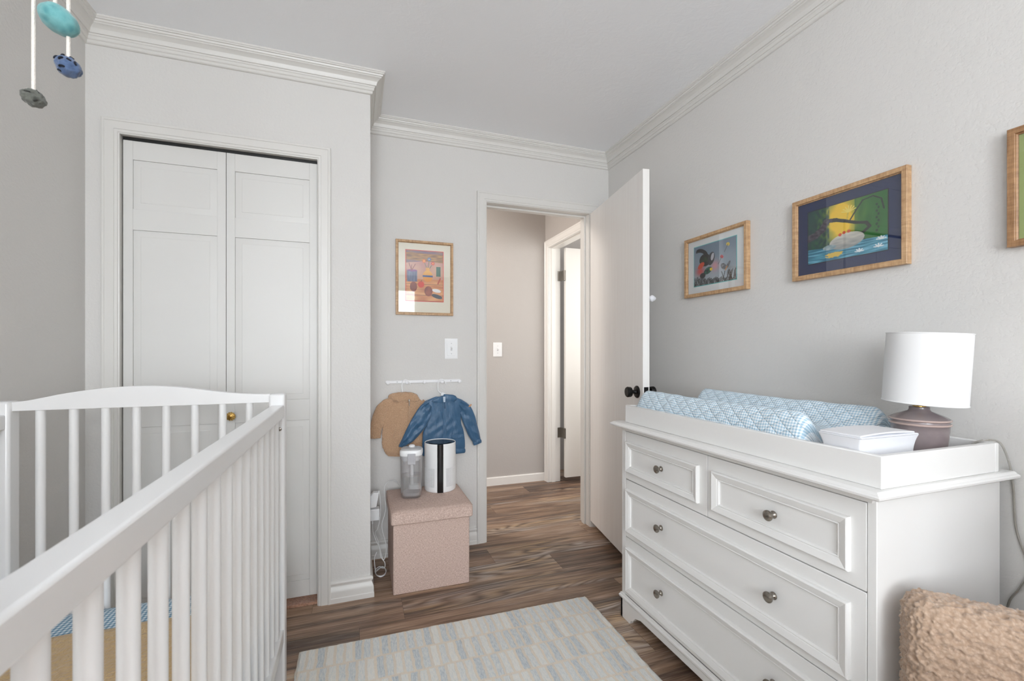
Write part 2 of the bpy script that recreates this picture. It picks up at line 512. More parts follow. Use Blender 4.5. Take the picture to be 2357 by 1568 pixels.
# floor: boards as quads with their own uv and random triple
def floor_boards():
    rnd = random.Random(4)
    W, L = 0.1755, 1.215
    offs = {0: 0.012, 1: 0.197, 2: 1.03, 3: 0.712}
    vs, fs, uvs, cols = [], [], [], []
    def rect(x0, x1, y0, y1, ox, oy, c):
        k = len(vs)
        vs.extend([(x0, y0, 0), (x1, y0, 0), (x1, y1, 0), (x0, y1, 0)])
        fs.append((k, k + 1, k + 2, k + 3))
        uvs.append([(x0 - ox, y0 - oy), (x1 - ox, y0 - oy), (x1 - ox, y1 - oy), (x0 - ox, y1 - oy)])
        cols.append(c)
    X0, X1, Y0, Y1 = -1.05, 3.25, -2.65, 4.0
    r0 = int(math.floor((Y0 - 1.775) / W)); r1 = int(math.ceil((Y1 - 1.775) / W))
    for r in range(r0, r1):
        y0 = 1.775 + r * W; y1 = y0 + W
        off = offs.get(r, rnd.uniform(0, L))
        x = off - L * 4
        while x < X1:
            c = (rnd.random(), rnd.random(), rnd.random())
            xa, xb = max(x, X0), min(x + L, X1)
            ya, yb = max(y0, Y0), min(y1, Y1)
            if xb > xa and yb > ya:
                rect(xa + 0.0004, xb - 0.0004, ya + 0.0004, yb - 0.0004, x, y0, c)
            x += L
    me = bpy.data.meshes.new('floor')
    me.from_pydata(vs, [], fs)
    ul = me.uv_layers.new(name='UVMap')
    at = me.attributes.new('board', 'FLOAT_VECTOR', 'FACE')
    for i, p in enumerate(me.polygons):
        for q, li in enumerate(p.loop_indices): ul.data[li].uv = uvs[i][q]
        at.data[i].vector = cols[i]
    me.materials.append(M['floor'])
    o = bpy.data.objects.new('floor', me); sc.collection.objects.link(o)
    struct(o)
    s = MB().box(X0, X1, Y0, Y1, -0.06, -0.0012).build('floor_slab', M['dark'], o)
floor_boards()

struct(MB().box(XL - 0.1, 1.75, YR - 0.1, 2.70, ZC, ZC + 0.08).build('ceiling', M['ceil'], smooth=False))
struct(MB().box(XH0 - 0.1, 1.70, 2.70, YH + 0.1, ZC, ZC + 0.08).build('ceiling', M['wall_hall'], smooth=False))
struct(MB().box(1.70, 3.3, 2.0, 4.0, ZC, ZC + 0.08).build('ceiling', M['ceil'], smooth=False))
VY0, VY1, VZ0, VZ1 = -2.17, -0.93, 0.84, 2.10
b = MB()
b.box(XL - 0.1, XL, YR, VY0, 0, ZC); b.box(XL - 0.1, XL, VY1, 3.0, 0, ZC); b.box(XL - 0.1, XL, VY0, VY1, 0, VZ0); b.box(XL - 0.1, XL, VY0, VY1, VZ1, ZC)
struct(b.build('wall_left', M['wall'], smooth=False))
struct(MB().box(XR, XR + 0.1, YR, 2.58, 0, ZC).build('wall_right', M['wall'], smooth=False))
# back wall with the doorway (opening x .741..1.437, z..2.045)
DX0, DX1, DZ = 0.741, 1.437, 2.045
b = MB()
b.box(XC - 0.10, DX0 - 0.015, YB, 2.70, 0, ZC); b.box(DX1 + 0.015, 1.75, YB, 2.70, 0, ZC); b.box(DX0 - 0.015, DX1 + 0.015, YB, 2.70, DZ + 0.015, ZC)
struct(b.build('wall_back', M['wall'], smooth=False))
# closet wall: front with opening and the return
CX0, CX1, CZ = -0.892, -0.165, 2.018
b = MB()
b.box(XL, CX0 - 0.01, YC, YC + 0.09, 0, ZC); b.box(CX1 + 0.01, XC, YC, YC + 0.09, 0, ZC); b.box(CX0 - 0.01, CX1 + 0.01, YC, YC + 0.09, CZ + 0.01, ZC)
b.box(XC - 0.09, XC, YC + 0.09, YB, 0, ZC)
struct(b.build('wall_closet', M['wall'], smooth=False))
struct(MB().box(XL, XC - 0.10, 2.9, 3.0, 0, ZC).build('wall_closet_back', M['wall'], smooth=False))
# rear wall with the window behind the camera
WX0, WX1, WZ0, WZ1 = -0.90, 0.30, 0.82, 2.22
VX0, VX1 = 0.62, 0.98
b = MB()
b.box(XL - 0.1, WX0, YR - 0.1, YR, 0, ZC); b.box(WX1, VX0, YR - 0.1, YR, 0, ZC); b.box(VX1, XR + 0.1, YR - 0.1, YR, 0, ZC)
for (q0, q1) in ((WX0, WX1), (VX0, VX1)):
    b.box(q0, q1, YR - 0.1, YR, 0, WZ0); b.box(q0, q1, YR - 0.1, YR, WZ1, ZC)
struct(b.build('wall_rear', M['wall'], smooth=False))
# hall
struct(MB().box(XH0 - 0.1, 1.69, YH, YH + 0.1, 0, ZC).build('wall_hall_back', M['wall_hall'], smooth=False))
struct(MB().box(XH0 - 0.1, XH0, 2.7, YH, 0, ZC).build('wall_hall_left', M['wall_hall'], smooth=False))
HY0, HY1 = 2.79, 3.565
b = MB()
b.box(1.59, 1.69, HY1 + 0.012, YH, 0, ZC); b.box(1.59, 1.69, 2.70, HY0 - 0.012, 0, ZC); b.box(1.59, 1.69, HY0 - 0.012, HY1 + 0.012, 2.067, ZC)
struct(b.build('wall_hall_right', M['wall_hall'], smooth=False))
# neighbouring room seen past the second door
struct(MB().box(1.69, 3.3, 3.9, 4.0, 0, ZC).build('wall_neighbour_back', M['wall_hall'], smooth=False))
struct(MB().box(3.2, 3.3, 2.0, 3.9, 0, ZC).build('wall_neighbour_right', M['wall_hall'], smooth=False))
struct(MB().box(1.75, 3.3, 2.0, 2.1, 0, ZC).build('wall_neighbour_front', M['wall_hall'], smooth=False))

# crown moulding
CROWN = [(0, 0), (.064, 0), (.064, -.006), (.060, -.009), (.060, -.013), (.055, -.014), (.053, -.020), (.048, -.022), (.048, -.026), (.043, -.028),
         (.037, -.032), (.031, -.038), (.0275, -.046), (.026, -.054), (.0205, -.054), (.0195, -.060), (.0165, -.062), (.0155, -.071), (.013, -.074), (.0105, -.074),
         (.010, -.078), (.0095, -.084), (.006, -.087), (0, -.088)]
b = MB().sweep([(XR, YR, ZC), (XR, YB, ZC), (XC, YB, ZC), (XC, YC, ZC), (XL, YC, ZC), (XL, YR, ZC)], CROWN, (0, 0, 1))
struct(b.build('trim_1', M['trim'], sharp=20))
# baseboards
BASE = [(0, .097), (.006, .097), (.011, .094), (.0125, .088), (.011, .081), (.007, .077), (.0065, .071), (.010, .062), (.0135, .055), (.0145, .048), (.0145, .024), (.017, .021), (.017, .0), (0, 0)]
def base(name, path, prof=BASE, mat='trim'):
    struct(MB().sweep(path, prof, (0, 0, 1)).build(name, M[mat], sharp=20))
base('baseboard_back', [(0.679, YB, 0), (XC, YB, 0), (XC, YC, 0), (-0.110, YC, 0)])
base('baseboard_closet', [(-0.947, YC, 0), (XL, YC, 0), (XL, YR, 0), (XR, YR, 0), (XR, YB, 0), (1.50, YB, 0)])
base('baseboard_hall', [(1.59, 3.632, 0), (1.59, YH, 0), (XH0, YH, 0)], [(0, .070), (.008, .070), (.012, .064), (.012, 0), (0, 0)], 'trim_white')

# casings (profile a inwards across the face, b proud of the wall)
def casing(name, x0, x1, ztop, y, wd, mat, prof=None, foot=0.0):
    # a is measured from the outer edge towards the opening
    prof = prof or [(0, 0), (0, .016), (.004, .018), (.010, .018), (.012, .0155), (wd * .72, .0150), (wd * .74, .0125), (wd * .90, .0115), (wd * .94, .008), (wd, .007), (wd, 0)]
    # path goes up the right side, across, down the left: up=-y -> left side (up x t) points to the opening
    path = [(x1, y, foot), (x1, y, ztop), (x0, y, ztop), (x0, y, foot)]
    prof2 = [(a, bb) for a, bb in prof]
    up = Vector((0, -1, 0))
    t0 = Vector((0, 0, 1)); side = up.cross(t0)
    sgn = 1 if side.x < 0 else -1
    return struct(MB().sweep(path, [(a * sgn, bb) for a, bb in prof2], up).build(name, M[mat], sharp=20))
casing('trim_2', -0.945, -0.110, 2.071, YC, .056, 'trim')
casing('trim_3', 0.680, 1.498, 2.106, YB, .060, 'trim')
# hall door casing on the x = 1.59 wall
prof = [(0, 0), (0, .018), (.010, .020), (.016, .015), (.045, .013), (.052, .009), (.060, .008), (.060, 0)]
up = Vector((-1, 0, 0)); side = up.cross(Vector((0, 0, 1))); sgn = 1 if side.y > 0 else -1
path = [(1.59, HY0 - .06, 0), (1.59, HY0 - .06, 2.115), (1.59, HY1 + .06, 2.115), (1.59, HY1 + .06, 0)]
struct(MB().sweep(path, [(a * sgn, c) for a, c in prof], up).build('trim_4', M['trim_white'], sharp=20))
# jambs
b = MB()
b.box(DX0 - .015, DX0, YB + .002, 2.698, 0, DZ + .015); b.box(DX1, DX1 + .015, YB + .002, 2.698, 0, DZ + .015); b.box(DX0, DX1, YB + .002, 2.698, DZ, DZ + .015)
b.box(DX0, DX0 + .011, YB + .045, YB + .082, 0, DZ); b.box(DX1 - .011, DX1, YB + .045, YB + .082, 0, DZ); b.box(DX0 + .011, DX1 - .011, YB + .045, YB + .082, DZ - .011, DZ)
jamb = struct(b.build('trim_5', M['trim'], bevel=.0015))
MB().box(DX0 - .0005, DX0 + .0015, YB + .008, YB + .040, .905, .965).build('strike_plate', M['blackm'], jamb)
b = MB()
b.box(1.592, 1.70, HY1, HY1 + .012, 0, 2.067); b.box(1.592, 1.70, HY0 - .012, HY0, 0, 2.067); b.box(1.592, 1.70, HY0, HY1, 2.055, 2.067)
b.box(1.615, 1.650, HY1 - .010, HY1, 0, 2.055); b.box(1.615, 1.650, HY0, HY1 - .010, 2.045, 2.055); b.box(1.615, 1.650, HY0, HY0 + .010, 0, 2.055)
struct(b.build('trim_6', M['trim_white'], bevel=.0015))
# closet jamb + track
b = MB()
b.box(CX0 - .01, CX0, YC + .002, YC + .088, 0, CZ + .01); b.box(CX1, CX1 + .01, YC + .002, YC + .088, 0, CZ + .01); b.box(CX0, CX1, YC + .002, YC + .088, CZ, CZ + .01)
struct(b.build('trim_7', M['trim'], bevel=.001))
tr = MB()
tr.box(CX0 + .002, CX1 - .002, YC + .024, YC + .028, CZ - .016, CZ - .0005).box(CX0 + .002, CX1 - .002, YC + .050, YC + .054, CZ - .016, CZ - .0005).box(CX0 + .002, CX1 - .002, YC + .028, YC + .050, CZ - .003, CZ - .0005)
struct(tr.build('trim_8', M['track']))
tag(MB().box(CX0 + .001, CX1 - .001, YC + .004, 2.895, .0005, .014).build('closet_carpet', M['carpet'], bevel=.003), 'rust brown carpet strip on the closet floor under the folding doors', 'carpet', kind='stuff')

# ------------------------------------------------------------------ closet folding doors
def closet_leaf(name, x0, x1, knob=None):
    y0, y1 = YC + .020, YC + .048
    z0, z1 = .04, 2.003
    st = .032
    rows = [(1.927, 1.727), (1.642, .932), (.838, .113)]
    b = MB()
    b.box(x0, x0 + st, y0, y1, z0, z1); b.box(x1 - st, x1, y0, y1, z0, z1)
    zs = [z1] + [v for r in rows for v in r] + [z0]
    for i in range(0, len(zs), 2):
        b.box(x0 + st, x1 - st, y0 + .0006, y1, zs[i + 1], zs[i])
    for (a, c) in rows:
        # recessed field rising to a raised centre
        xa, xb = x0 + st, x1 - st
        b.box(xa, xb, y0 + .006, y1 - .004, c, a)
        g = .022
        lv = [(0.0008, .0050), (g, .0020), (g + .004, .0020), (g + .005, .0008), (g + .010, .0008)]
        vs, fs = [], []
        for (ins, yy) in lv:
            vs += [(xa + ins, y0 + yy, c + ins), (xb - ins, y0 + yy, c + ins), (xb - ins, y0 + yy, a - ins), (xa + ins, y0 + yy, a - ins)]
        for k in range(len(lv) - 1):
            for q in range(4):
                fs.append((k * 4 + q, k * 4 + (q + 1) % 4, k * 4 + 4 + (q + 1) % 4, k * 4 + 4 + q))
        e = (len(lv) - 1) * 4
        fs.append((e, e + 1, e + 2, e + 3))
        b.add(vs, fs)
    o = struct(b.build(name, M['closet'], bevel=0.0006, seg=1, sharp=15, fix=False))
    if knob:
        kx, kz = knob
        kb = MB()
        kb.lathe([(.008, .0), (.008, .004), (.0045, .006), (.0045, .014), (.006, .016)], (kx, y0, kz), '-y', 24)
        kn = kb.build('knob', M['brass'], o)
        fl = MB()
        n = 48; vs = []
        prof = [(.005, .013), (.017, .017), (.0195, .021), (.016, .026), (.009, .029), (.0, .030)]
        for r, h_ in prof:
            for i in range(n):
                t_ = 2 * PI * i / n
                rr = r * (1 - .10 * (1 if i % 4 < 2 else 0) * (1 if r > .012 else .6))
                vs.append((kx + rr * math.cos(t_), y0 - h_ - (.0012 if i % 4 < 2 else 0), kz + rr * math.sin(t_)))
        fs = [(j * n + i, j * n + (i + 1) % n, (j + 1) * n + (i + 1) % n, (j + 1) * n + i) for j in range(len(prof) - 1) for i in range(n)]
        fl.add(vs, fs)
        fl.build('fluted_cap', M['brass'], kn, sharp=15)
    return o
closet_leaf('door_3', CX0 + .004, -0.5295)
closet_leaf('door_4', -0.5275, CX1 - .004, (-0.507, .870))

# ------------------------------------------------------------------ bedroom door, open towards the camera
hx, hy = 1.432, 2.552
ex, ey = 1.319, 1.835
ang = math.atan2(ey - hy, ex - hx)
DL = math.hypot(ex - hx, ey - hy)
d = struct(MB().box(0, DL, 0, .035, .05, 2.040).build('door_1', M['door'], bevel=.0015))
d.location = (hx, hy, 0); d.rotation_euler = (0, 0, ang)
kz, kx = .945, DL - .060
def round_knob(side):
    s_ = -1 if side == 'front' else 1
    y0 = 0 if side == 'front' else .035
    b = MB()
    prof = [(.031, 0), (.031, .004), (.027, .008), (.012, .010), (.0095, .016), (.0095, .026), (.016, .031), (.0235, .034), (.0255, .038), (.0265, .052), (.0245, .056), (.022, .058), (.0, .058)]
    n = 32; vs = []
    for r, h_ in prof:
        for i in range(n):
            t_ = 2 * PI * i / n
            vs.append((kx + r * math.cos(t_), y0 + s_ * h_, kz + r * math.sin(t_)))
    fs = [(j * n + i, j * n + (i + 1) % n, (j + 1) * n + (i + 1) % n, (j + 1) * n + i) for j in range(len(prof) - 1) for i in range(n)]
    b.add(vs, fs)
    b.build('door_knob', M['blackm'], d, sharp=25)
# local +y of the door (rotated) : find which side faces the camera
side_vec = Vector((-math.sin(ang), math.cos(ang), 0))
faces_cam = side_vec.dot(Vector((-hx, -hy, 0))) > 0
round_knob('front'); round_knob('back')
MB().box(DL - .0005, DL + .0012, .006, .029, kz - .028, kz + .028).build('latch_plate', M['blackm'], d)
for hz in (.28, 1.05, 1.82):
    MB().cyl((-.004, .017 + (.018 if not faces_cam else -.018), hz - .045), (-.004, .017 + (.018 if not faces_cam else -.018), hz + .045), .0055, n=12).build('hinge', M['steel'], d)
DOOR1, DOOR1_SIDE = d, faces_cam

# small white knotted cloth on a hook behind the door
hk = thing('hook', 'small white hook with a twist of cloth on the back of the open bedroom door', 'hook', (1.378, 1.858, 1.41))
b = MB()
b.cyl((1.362, 1.858, 1.41), (1.392, 1.856, 1.412), .004, n=10)
b.build('hook_arm', M['plastic'], hk, (1.378, 1.858, 1.41))
vs = []
b = MB()
rings = []
for i in range(9):
    tt = i / 8
    r = .003 + .013 * math.sin(PI * tt)
    rings.append([(1.388 + r * math.cos(a_ * PI / 6) * (1 + .3 * math.sin(3 * a_)), 1.856 + r * math.sin(a_ * PI / 6), 1.395 + .032 * tt) for a_ in range(12)])
b.loft(rings)
b.build('cloth_twist', M['paper'], hk, (1.378, 1.858, 1.41))

# second door, in the room across the hall
d2 = struct(MB().box(1.722, 2.46, 3.500, 3.535, .045, 2.050).build('door_2', M['trim_white'], bevel=.0015))
for hz in (.43, 1.81):
    b = MB()
    b.cyl((1.712, 3.504, hz - .044), (1.712, 3.504, hz + .044), .006, n=12)
    b.box(1.674, 1.710, HY1 - .0025, HY1 + .0005, hz - .044, hz + .044)
    b.box(1.7095, 1.7125, 3.504, HY1, hz - .044, hz + .044)
    b.box(1.7190, 1.7225, 3.503, 3.533, hz - .044, hz + .044)
    b.build('hinge', M['steel'], d2)

# ------------------------------------------------------------------ window behind the camera, curtain
b = MB()
fy0, fy1 = YR - .085, YR - .045
for (x0, x1, z0, z1) in ((WX0, WX1, WZ0, WZ0 + .04), (WX0, WX1, WZ1 - .04, WZ1), (WX0, WX0 + .04, WZ0, WZ1), (WX1 - .04, WX1, WZ0, WZ1), (-.32, -.28, WZ0, WZ1)):
    b.box(x0 + .001, x1 - .001, fy0, fy1, z0 + .001, z1 - .001)
wn_ = struct(b.build('window_1', M['trim_white'], bevel=.002))
MB().box(WX0 + .03, WX1 - .03, YR - .068, YR - .063, WZ0 + .03, WZ1 - .03).build('pane', M['pane'], wn_, smooth=False)
b = MB()
for (x0, x1, z0, z1) in ((VX0, VX1, WZ0, WZ0 + .04), (VX0, VX1, WZ1 - .04, WZ1), (VX0, VX0 + .03, WZ0, WZ1), (VX1 - .03, VX1, WZ0, WZ1)):
    b.box(x0 + .001, x1 - .001, fy0, fy1, z0 + .001, z1 - .001)
wn3 = struct(b.build('window_3_added', M['trim_white'], bevel=.002))  # guessed narrow window, added for its light and reflection
MB().box(VX0 + .02, VX1 - .02, YR - .068, YR - .063, WZ0 + .03, WZ1 - .03).build('pane', M['pane'], wn3, smooth=False)
b = MB()
for (y0, y1, z0, z1) in ((VY0, VY1, VZ0, VZ0 + .04), (VY0, VY1, VZ1 - .04, VZ1), (VY0, VY0 + .04, VZ0, VZ1), (VY1 - .04, VY1, VZ0, VZ1), (-1.57, -1.53, VZ0, VZ1)):
    b.box(XL - .085, XL - .045, y0 + .001, y1 - .001, z0 + .001, z1 - .001)
wn2 = struct(b.build('window_2_added', M['trim_white'], bevel=.002))  # guessed left-wall window, added out of view to light the room
MB().box(XL - .068, XL - .063, VY0 + .03, VY1 - .03, VZ0 + .03, VZ1 - .03).build('pane', M['pane'], wn2, smooth=False)
def curtain(x0, x1, lbl):
    n = 60; rings = []
    for zi in range(14):
        z = .70 + (2.26 - .70) * zi / 13
        front, back = [], []
        for i in range(n + 1):
            x = x0 + (x1 - x0) * i / n
            y = YR + .045 + .018 * math.sin(i * 2 * PI / 8.5 + .3 * math.sin(z * 3))
            front.append((x, y, z)); back.append((x, y - .003, z))
        rings.append(front + back[::-1])
    o = MB().loft(rings).build('curtain', M['curtain'])
    tag(o, lbl, 'curtain')
curtain(.32, .56, 'pale linen curtain gathered between the wide and the added narrow window behind the camera')
curtain(-.985, -.91, 'pale linen curtain gathered between the window and the left wall')
tag(MB().cyl((-.99, YR + .045, 2.27), (.62, YR + .045, 2.27), .009, n=14).build('curtain_rod', M['steel']), 'thin steel curtain rod over the window', 'curtain rod')

# ------------------------------------------------------------------ crib
def make_crib():
    o = thing('crib', 'white wooden slatted crib with an arched end, standing along the left wall', 'crib', (-.60, 1.01, 0))
    og = (-.60, 1.01, 0)
    m = M['crib']
    x0, x1 = -.988, -.229
    y0, y1 = .315, 1.725
    pw = .049
    for (px, py) in ((x0, y0), (x1 - pw, y0), (x0, y1 - pw), (x1 - pw, y1 - pw)):
        MB().box(px, px + pw, py, py + pw, 0, 1.0045).build('post', m, o, og, bevel=.008, seg=3)
    arch = [(-.965, 1.0005), (-.92, 1.003), (-.88, 1.0105), (-.83, 1.0215), (-.772, 1.031), (-.70, 1.0385), (-.62, 1.0405), (-.55, 1.036), (-.49, 1.0275), (-.432, 1.0175), (-.37, 1.009), (-.31, 1.005), (-.26, 1.0035)]
    top = [(p.x, p.z) for p in lerp_path([(a, 0, c) for a, c in arch], 5)]
    xa, xb = x0 + pw - .002, x1 - pw + .002
    top = [(xa, 1.0015)] + [q for q in top if xa < q[0] < xb] + [(xb, 1.0045)]
    for yc in (1.703, .3395):
        poly = [(xa, .9755)] + top + [(xb, .9755)]
        MB().prism(poly, 'y', yc - .013, yc + .013).build('end_top_rail', m, o, og, bevel=.004, seg=3, sharp=30)
        MB().box(xa, xb, yc - .012, yc + .012, .150, .225).build('end_bottom_rail', m, o, og, bevel=.003)
        for i in range(8):
            xc = -.882 + i * .0775
            MB().cyl((xc, yc, .215), (xc, yc, .985), .0113, n=20).build('slat', m, o, og)
    for xc in (-.2505, -.9665):
        s_ = .0205
        MB().box(xc - s_, xc + s_, y0 + pw - .002, y1 - pw + .002, .924, .967).build('side_top_rail', m, o, og, bevel=.005, seg=3)
        MB().box(xc - s_ + .004, xc + s_ - .002, y0 + pw - .002, y1 - pw + .002, .160, .206).build('side_bottom_rail', m, o, og, bevel=.003)
        for i in range(15):
            yc = .472 + i * .0822
            MB().cyl((xc, yc, .20), (xc, yc, .93), .0113, n=20).build('slat', m, o, og)
    # bolt through the post below the side rail
    MB().lathe([(.0065, 0), (.0065, .003), (.003, .0045), (0, .0045)], (-.244, 1.6755, .886), '-y', 18).build('bolt', M['steel'], o, og)
    MB().box(-.945, -.272, .36, 1.68, .235, .262).build('mattress_base', m, o, og)
    return o
make_crib()

def uv_build(rings_uv, name, mat, parent=None, org=(0, 0, 0), caps=True):
    # rings_uv: list of rings; each a list of (point, (u,v)); open across, closed by the last vertex repeating
    m = len(rings_uv[0]); vs = []; uvs = []
    for r in rings_uv:
        for p, q in r: vs.append((p[0] - org[0], p[1] - org[1], p[2] - org[2])); uvs.append(q)
    fs = []
    for i in range(len(rings_uv) - 1):
        for j in range(m - 1):
            fs.append((i * m + j, i * m + j + 1, (i + 1) * m + j + 1, (i + 1) * m + j))
    if caps: fs += [tuple(range(m - 2, -1, -1)), tuple(range((len(rings_uv) - 1) * m, len(rings_uv) * m - 1))]
    me = bpy.data.meshes.new(name); me.from_pydata(vs, [], fs)
    ul = me.uv_layers.new(name='UVMap')
    for l in me.loops: ul.data[l.index].uv = uvs[l.vertex_index]
    me.polygons.foreach_set('use_smooth', [True] * len(me.polygons))
    me.set_sharp_from_angle(angle=R(60))
    me.materials.append(mat)
    o = bpy.data.objects.new(name, me); sc.collection.objects.link(o)
    if parent: o.parent = parent
    elif org != (0, 0, 0): o.location = org
    return o
def rr_section(x0, x1, z0, z1, r, n=6, ztop=None):
    pts = []
    for (cx, cz, a0) in ((x0 + r, z0 + r, 180), (x1 - r, z0 + r, 270), (x1 - r, z1 - r, 0), (x0 + r, z1 - r, 90)):
        for k in range(n + 1):
            a = R(a0 + 90 * k / n)
            pts.append((cx + r * math.cos(a), cz + r * math.sin(a)))
    pts.append(pts[0])
    return pts
rings = []
for i in range(40):
    y = .385 + (1.668 - .385) * i / 39
    e = min(1, min(i, 39 - i) / 2.0)
    ins = (1 - math.sqrt(1 - (1 - e) ** 2)) * .03
    sec = rr_section(-.940 + ins, -.278 - ins, .264 + ins * .4, .385 - ins * .4, .025)
    rings.append([((px, y, pz), (px if pz > .3 else px + pz, y)) for px, pz in sec])
mt = uv_build(rings, 'crib_mattress', M['ging_sheet'])
tag(mt, 'crib mattress in a blue and white gingham sheet inside the white crib', 'mattress')
# plush blanket over the mattress up to a hand from its far end
def blanket():
    nx, ny = 46, 80
    vs, fs = [], []
    for j in range(ny + 1):
        for i in range(nx + 1):
            x = -.935 + .652 * i / nx
            y = .41 + (1.520 - .41) * j / ny + .004 * math.sin(i * .5)
            e = min(i, nx - i, j, ny - j)
            z = .3865 + .010 * min(1, e / 2.0) + .004 * noise.noise(Vector((x * 9, y * 9, 0)))
            vs.append((x, y, max(z, .3868)))
    k = (nx + 1)
    for j in range(ny):
        for i in range(nx):
            fs.append((j * k + i, j * k + i + 1, (j + 1) * k + i + 1, (j + 1) * k + i))
    n0 = len(vs)
    vs += [(v[0], v[1], .3862) for v in vs[:n0]]
    for j in range(ny):
        for i in range(nx):
            fs.append((n0 + (j + 1) * k + i, n0 + (j + 1) * k + i + 1, n0 + j * k + i + 1, n0 + j * k + i))
    rim = [i for i in range(nx)] + [j * k + nx for j in range(ny)] + [ny * k + i for i in range(nx, 0, -1)] + [j * k for j in range(ny, 0, -1)]
    for a, c in zip(rim, rim[1:] + rim[:1]): fs.append((a, n0 + a, n0 + c, c))
    o = MB().add(vs, fs).build('blanket', M['blanket'])
    tag(o, 'tan plush blanket spread over the gingham crib mattress', 'blanket')
blanket()

# ------------------------------------------------------------------ hanging mobile
def mobile():
    cx, cy, cz = -.52, 1.0, 2.02
    og = (cx, cy, cz)
    o = thing('baby_mobile', 'baby mobile of felted wool stones on white yarn hanging above the crib', 'mobile', og)
    n = 48; vs = []
    b = MB()
    rings = [[(cx + (.10 + .006 * math.cos(2 * PI * k / 10)) * math.cos(2 * PI * i / n), cy + (.10 + .006 * math.cos(2 * PI * k / 10)) * math.sin(2 * PI * i / n), cz + .006 * math.sin(2 * PI * k / 10)) for k in range(10)] for i in range(n)]
    b.loft(rings, loop=True)
    b.build('hoop', M['hoop'], o, og)
    b = MB()
    for a in (30, 150, 270):
        b.tube([(cx + .10 * math.cos(R(a)), cy + .10 * math.sin(R(a)), cz), (cx, cy, cz + .12)], .0018, 6)
    b.tube([(cx, cy, cz + .12), (cx, cy, ZC - .001)], .0022, 6)
    b.build('hanging_cord', M['yarn'], o, og)
    def stone(name, c, ax, rot, mat, seed, rough):
        bm = bmesh.new()
        bmesh.ops.create_icosphere(bm, subdivisions=5, radius=1.0)
        Rm = rot.to_matrix() if hasattr(rot, 'to_matrix') else rot
        for v in bm.verts:
            q = v.co.copy()
            dsp = 1 + rough * noise.noise(q * 1.7 + Vector((seed, 0, 0))) + rough * .35 * noise.noise(q * 5 + Vector((0, seed, 0)))
            q = Vector((q.x * ax[0], q.y * ax[1], q.z * ax[2])) * dsp
            v.co = Rm @ q
        me = bpy.data.meshes.new(name); bm.to_mesh(me); bm.free()
        me.polygons.foreach_set('use_smooth', [True] * len(me.polygons))
        me.materials.append(mat)
        s = bpy.data.objects.new(name, me); sc.collection.objects.link(s)
        s.parent = o; s.location = (c[0] - og[0], c[1] - og[1], c[2] - og[2])
        return s, Rm
    from mathutils import Euler
    e1 = (-.493, 1.0, 1.7315); e2 = (-.483, 1.006, 1.6545); e3 = (-.5275, 1.0, 1.5875)
    def tiltrot(deg):  # tilt clockwise as the camera sees it
        return Matrix.Rotation(R(deg), 3, Vector((-.45, 1, 0)).normalized())
    stone('felt_stone', e1, (.0290, .026, .0215), tiltrot(32), M['felt_teal'], 3.1, .05)
    s2, _ = stone('felt_stone', e2, (.0185, .017, .0160), tiltrot(28), M['felt_blue'], 7.7, .14)
    s3, _ = stone('felt_stone', e3, (.0162, .016, .0135), tiltrot(14), M['felt_grey'], 12.2, .22)
    s2['label'] = 'blue stone with navy stitches'; s3['label'] = 'small grey stone'
    Rm = tiltrot(28)
    for (a, c_, ln, an) in ((-.55, .62, .005, 80), (-.25, .05, .006, 70), (.25, .35, .006, -5), (.62, .45, .006, -50), (-.85, .1, .007, 75), (.1, -.62, .007, 30), (.0, .9, .006, 0), (-.1, -.95, .006, 0)):
        rr = math.sqrt(max(0.02, 1 - a * a - c_ * c_))
        p = Rm @ Vector((a * .0192, -rr * .0176, c_ * .0165))
        dv = Rm @ Vector((math.cos(R(an)), 0, math.sin(R(an))))
        b = MB(); p0 = p - dv * ln * .5; p1 = p + dv * ln * .5
        b.tube([p0 + Vector((0, .001, 0)), p0.lerp(p1, .3) + Vector((0, -.0014, 0)), p0.lerp(p1, .7) + Vector((0, -.0014, 0)), p1 + Vector((0, .001, 0))], .0016, 8)
        b.build('stitch', M['stitch'], s2)
    Rm = tiltrot(14)
    for (a, c_, ln, an) in ((-.05, .15, .008, 8), (.45, .75, .007, -35), (.6, -.5, .006, 50)):
        rr = math.sqrt(max(0.02, 1 - a * a - c_ * c_))
        p = Rm @ Vector((a * .0165, -rr * .0163, c_ * .0137))
        dv = Rm @ Vector((math.cos(R(an)), 0, math.sin(R(an))))
        b = MB(); b.tube([p - dv * ln * .5, p + Vector((0, -.001, 0)), p + dv * ln * .5], .0009, 6)
        b.build('stitch', M['stitch_grey'], s3)
    def string(x, y, z0, a):
        pts = []
        hx_, hy_ = cx + .10 * math.cos(R(a)), cy + .10 * math.sin(R(a))
        b = MB()
        b.tube([(x, y, z0), (x, y, cz - .10), (x + (hx_ - x) * .0, y, cz - .06), (hx_, hy_, cz)], .0029, 8)
        b.build('string', M['yarn'], o, og)
    string(-.4985, 1.0, 1.7450, 85); string(-.483, 1.006, 1.668, 65); string(-.5275, 1.0, 1.600, 95)
mobile()

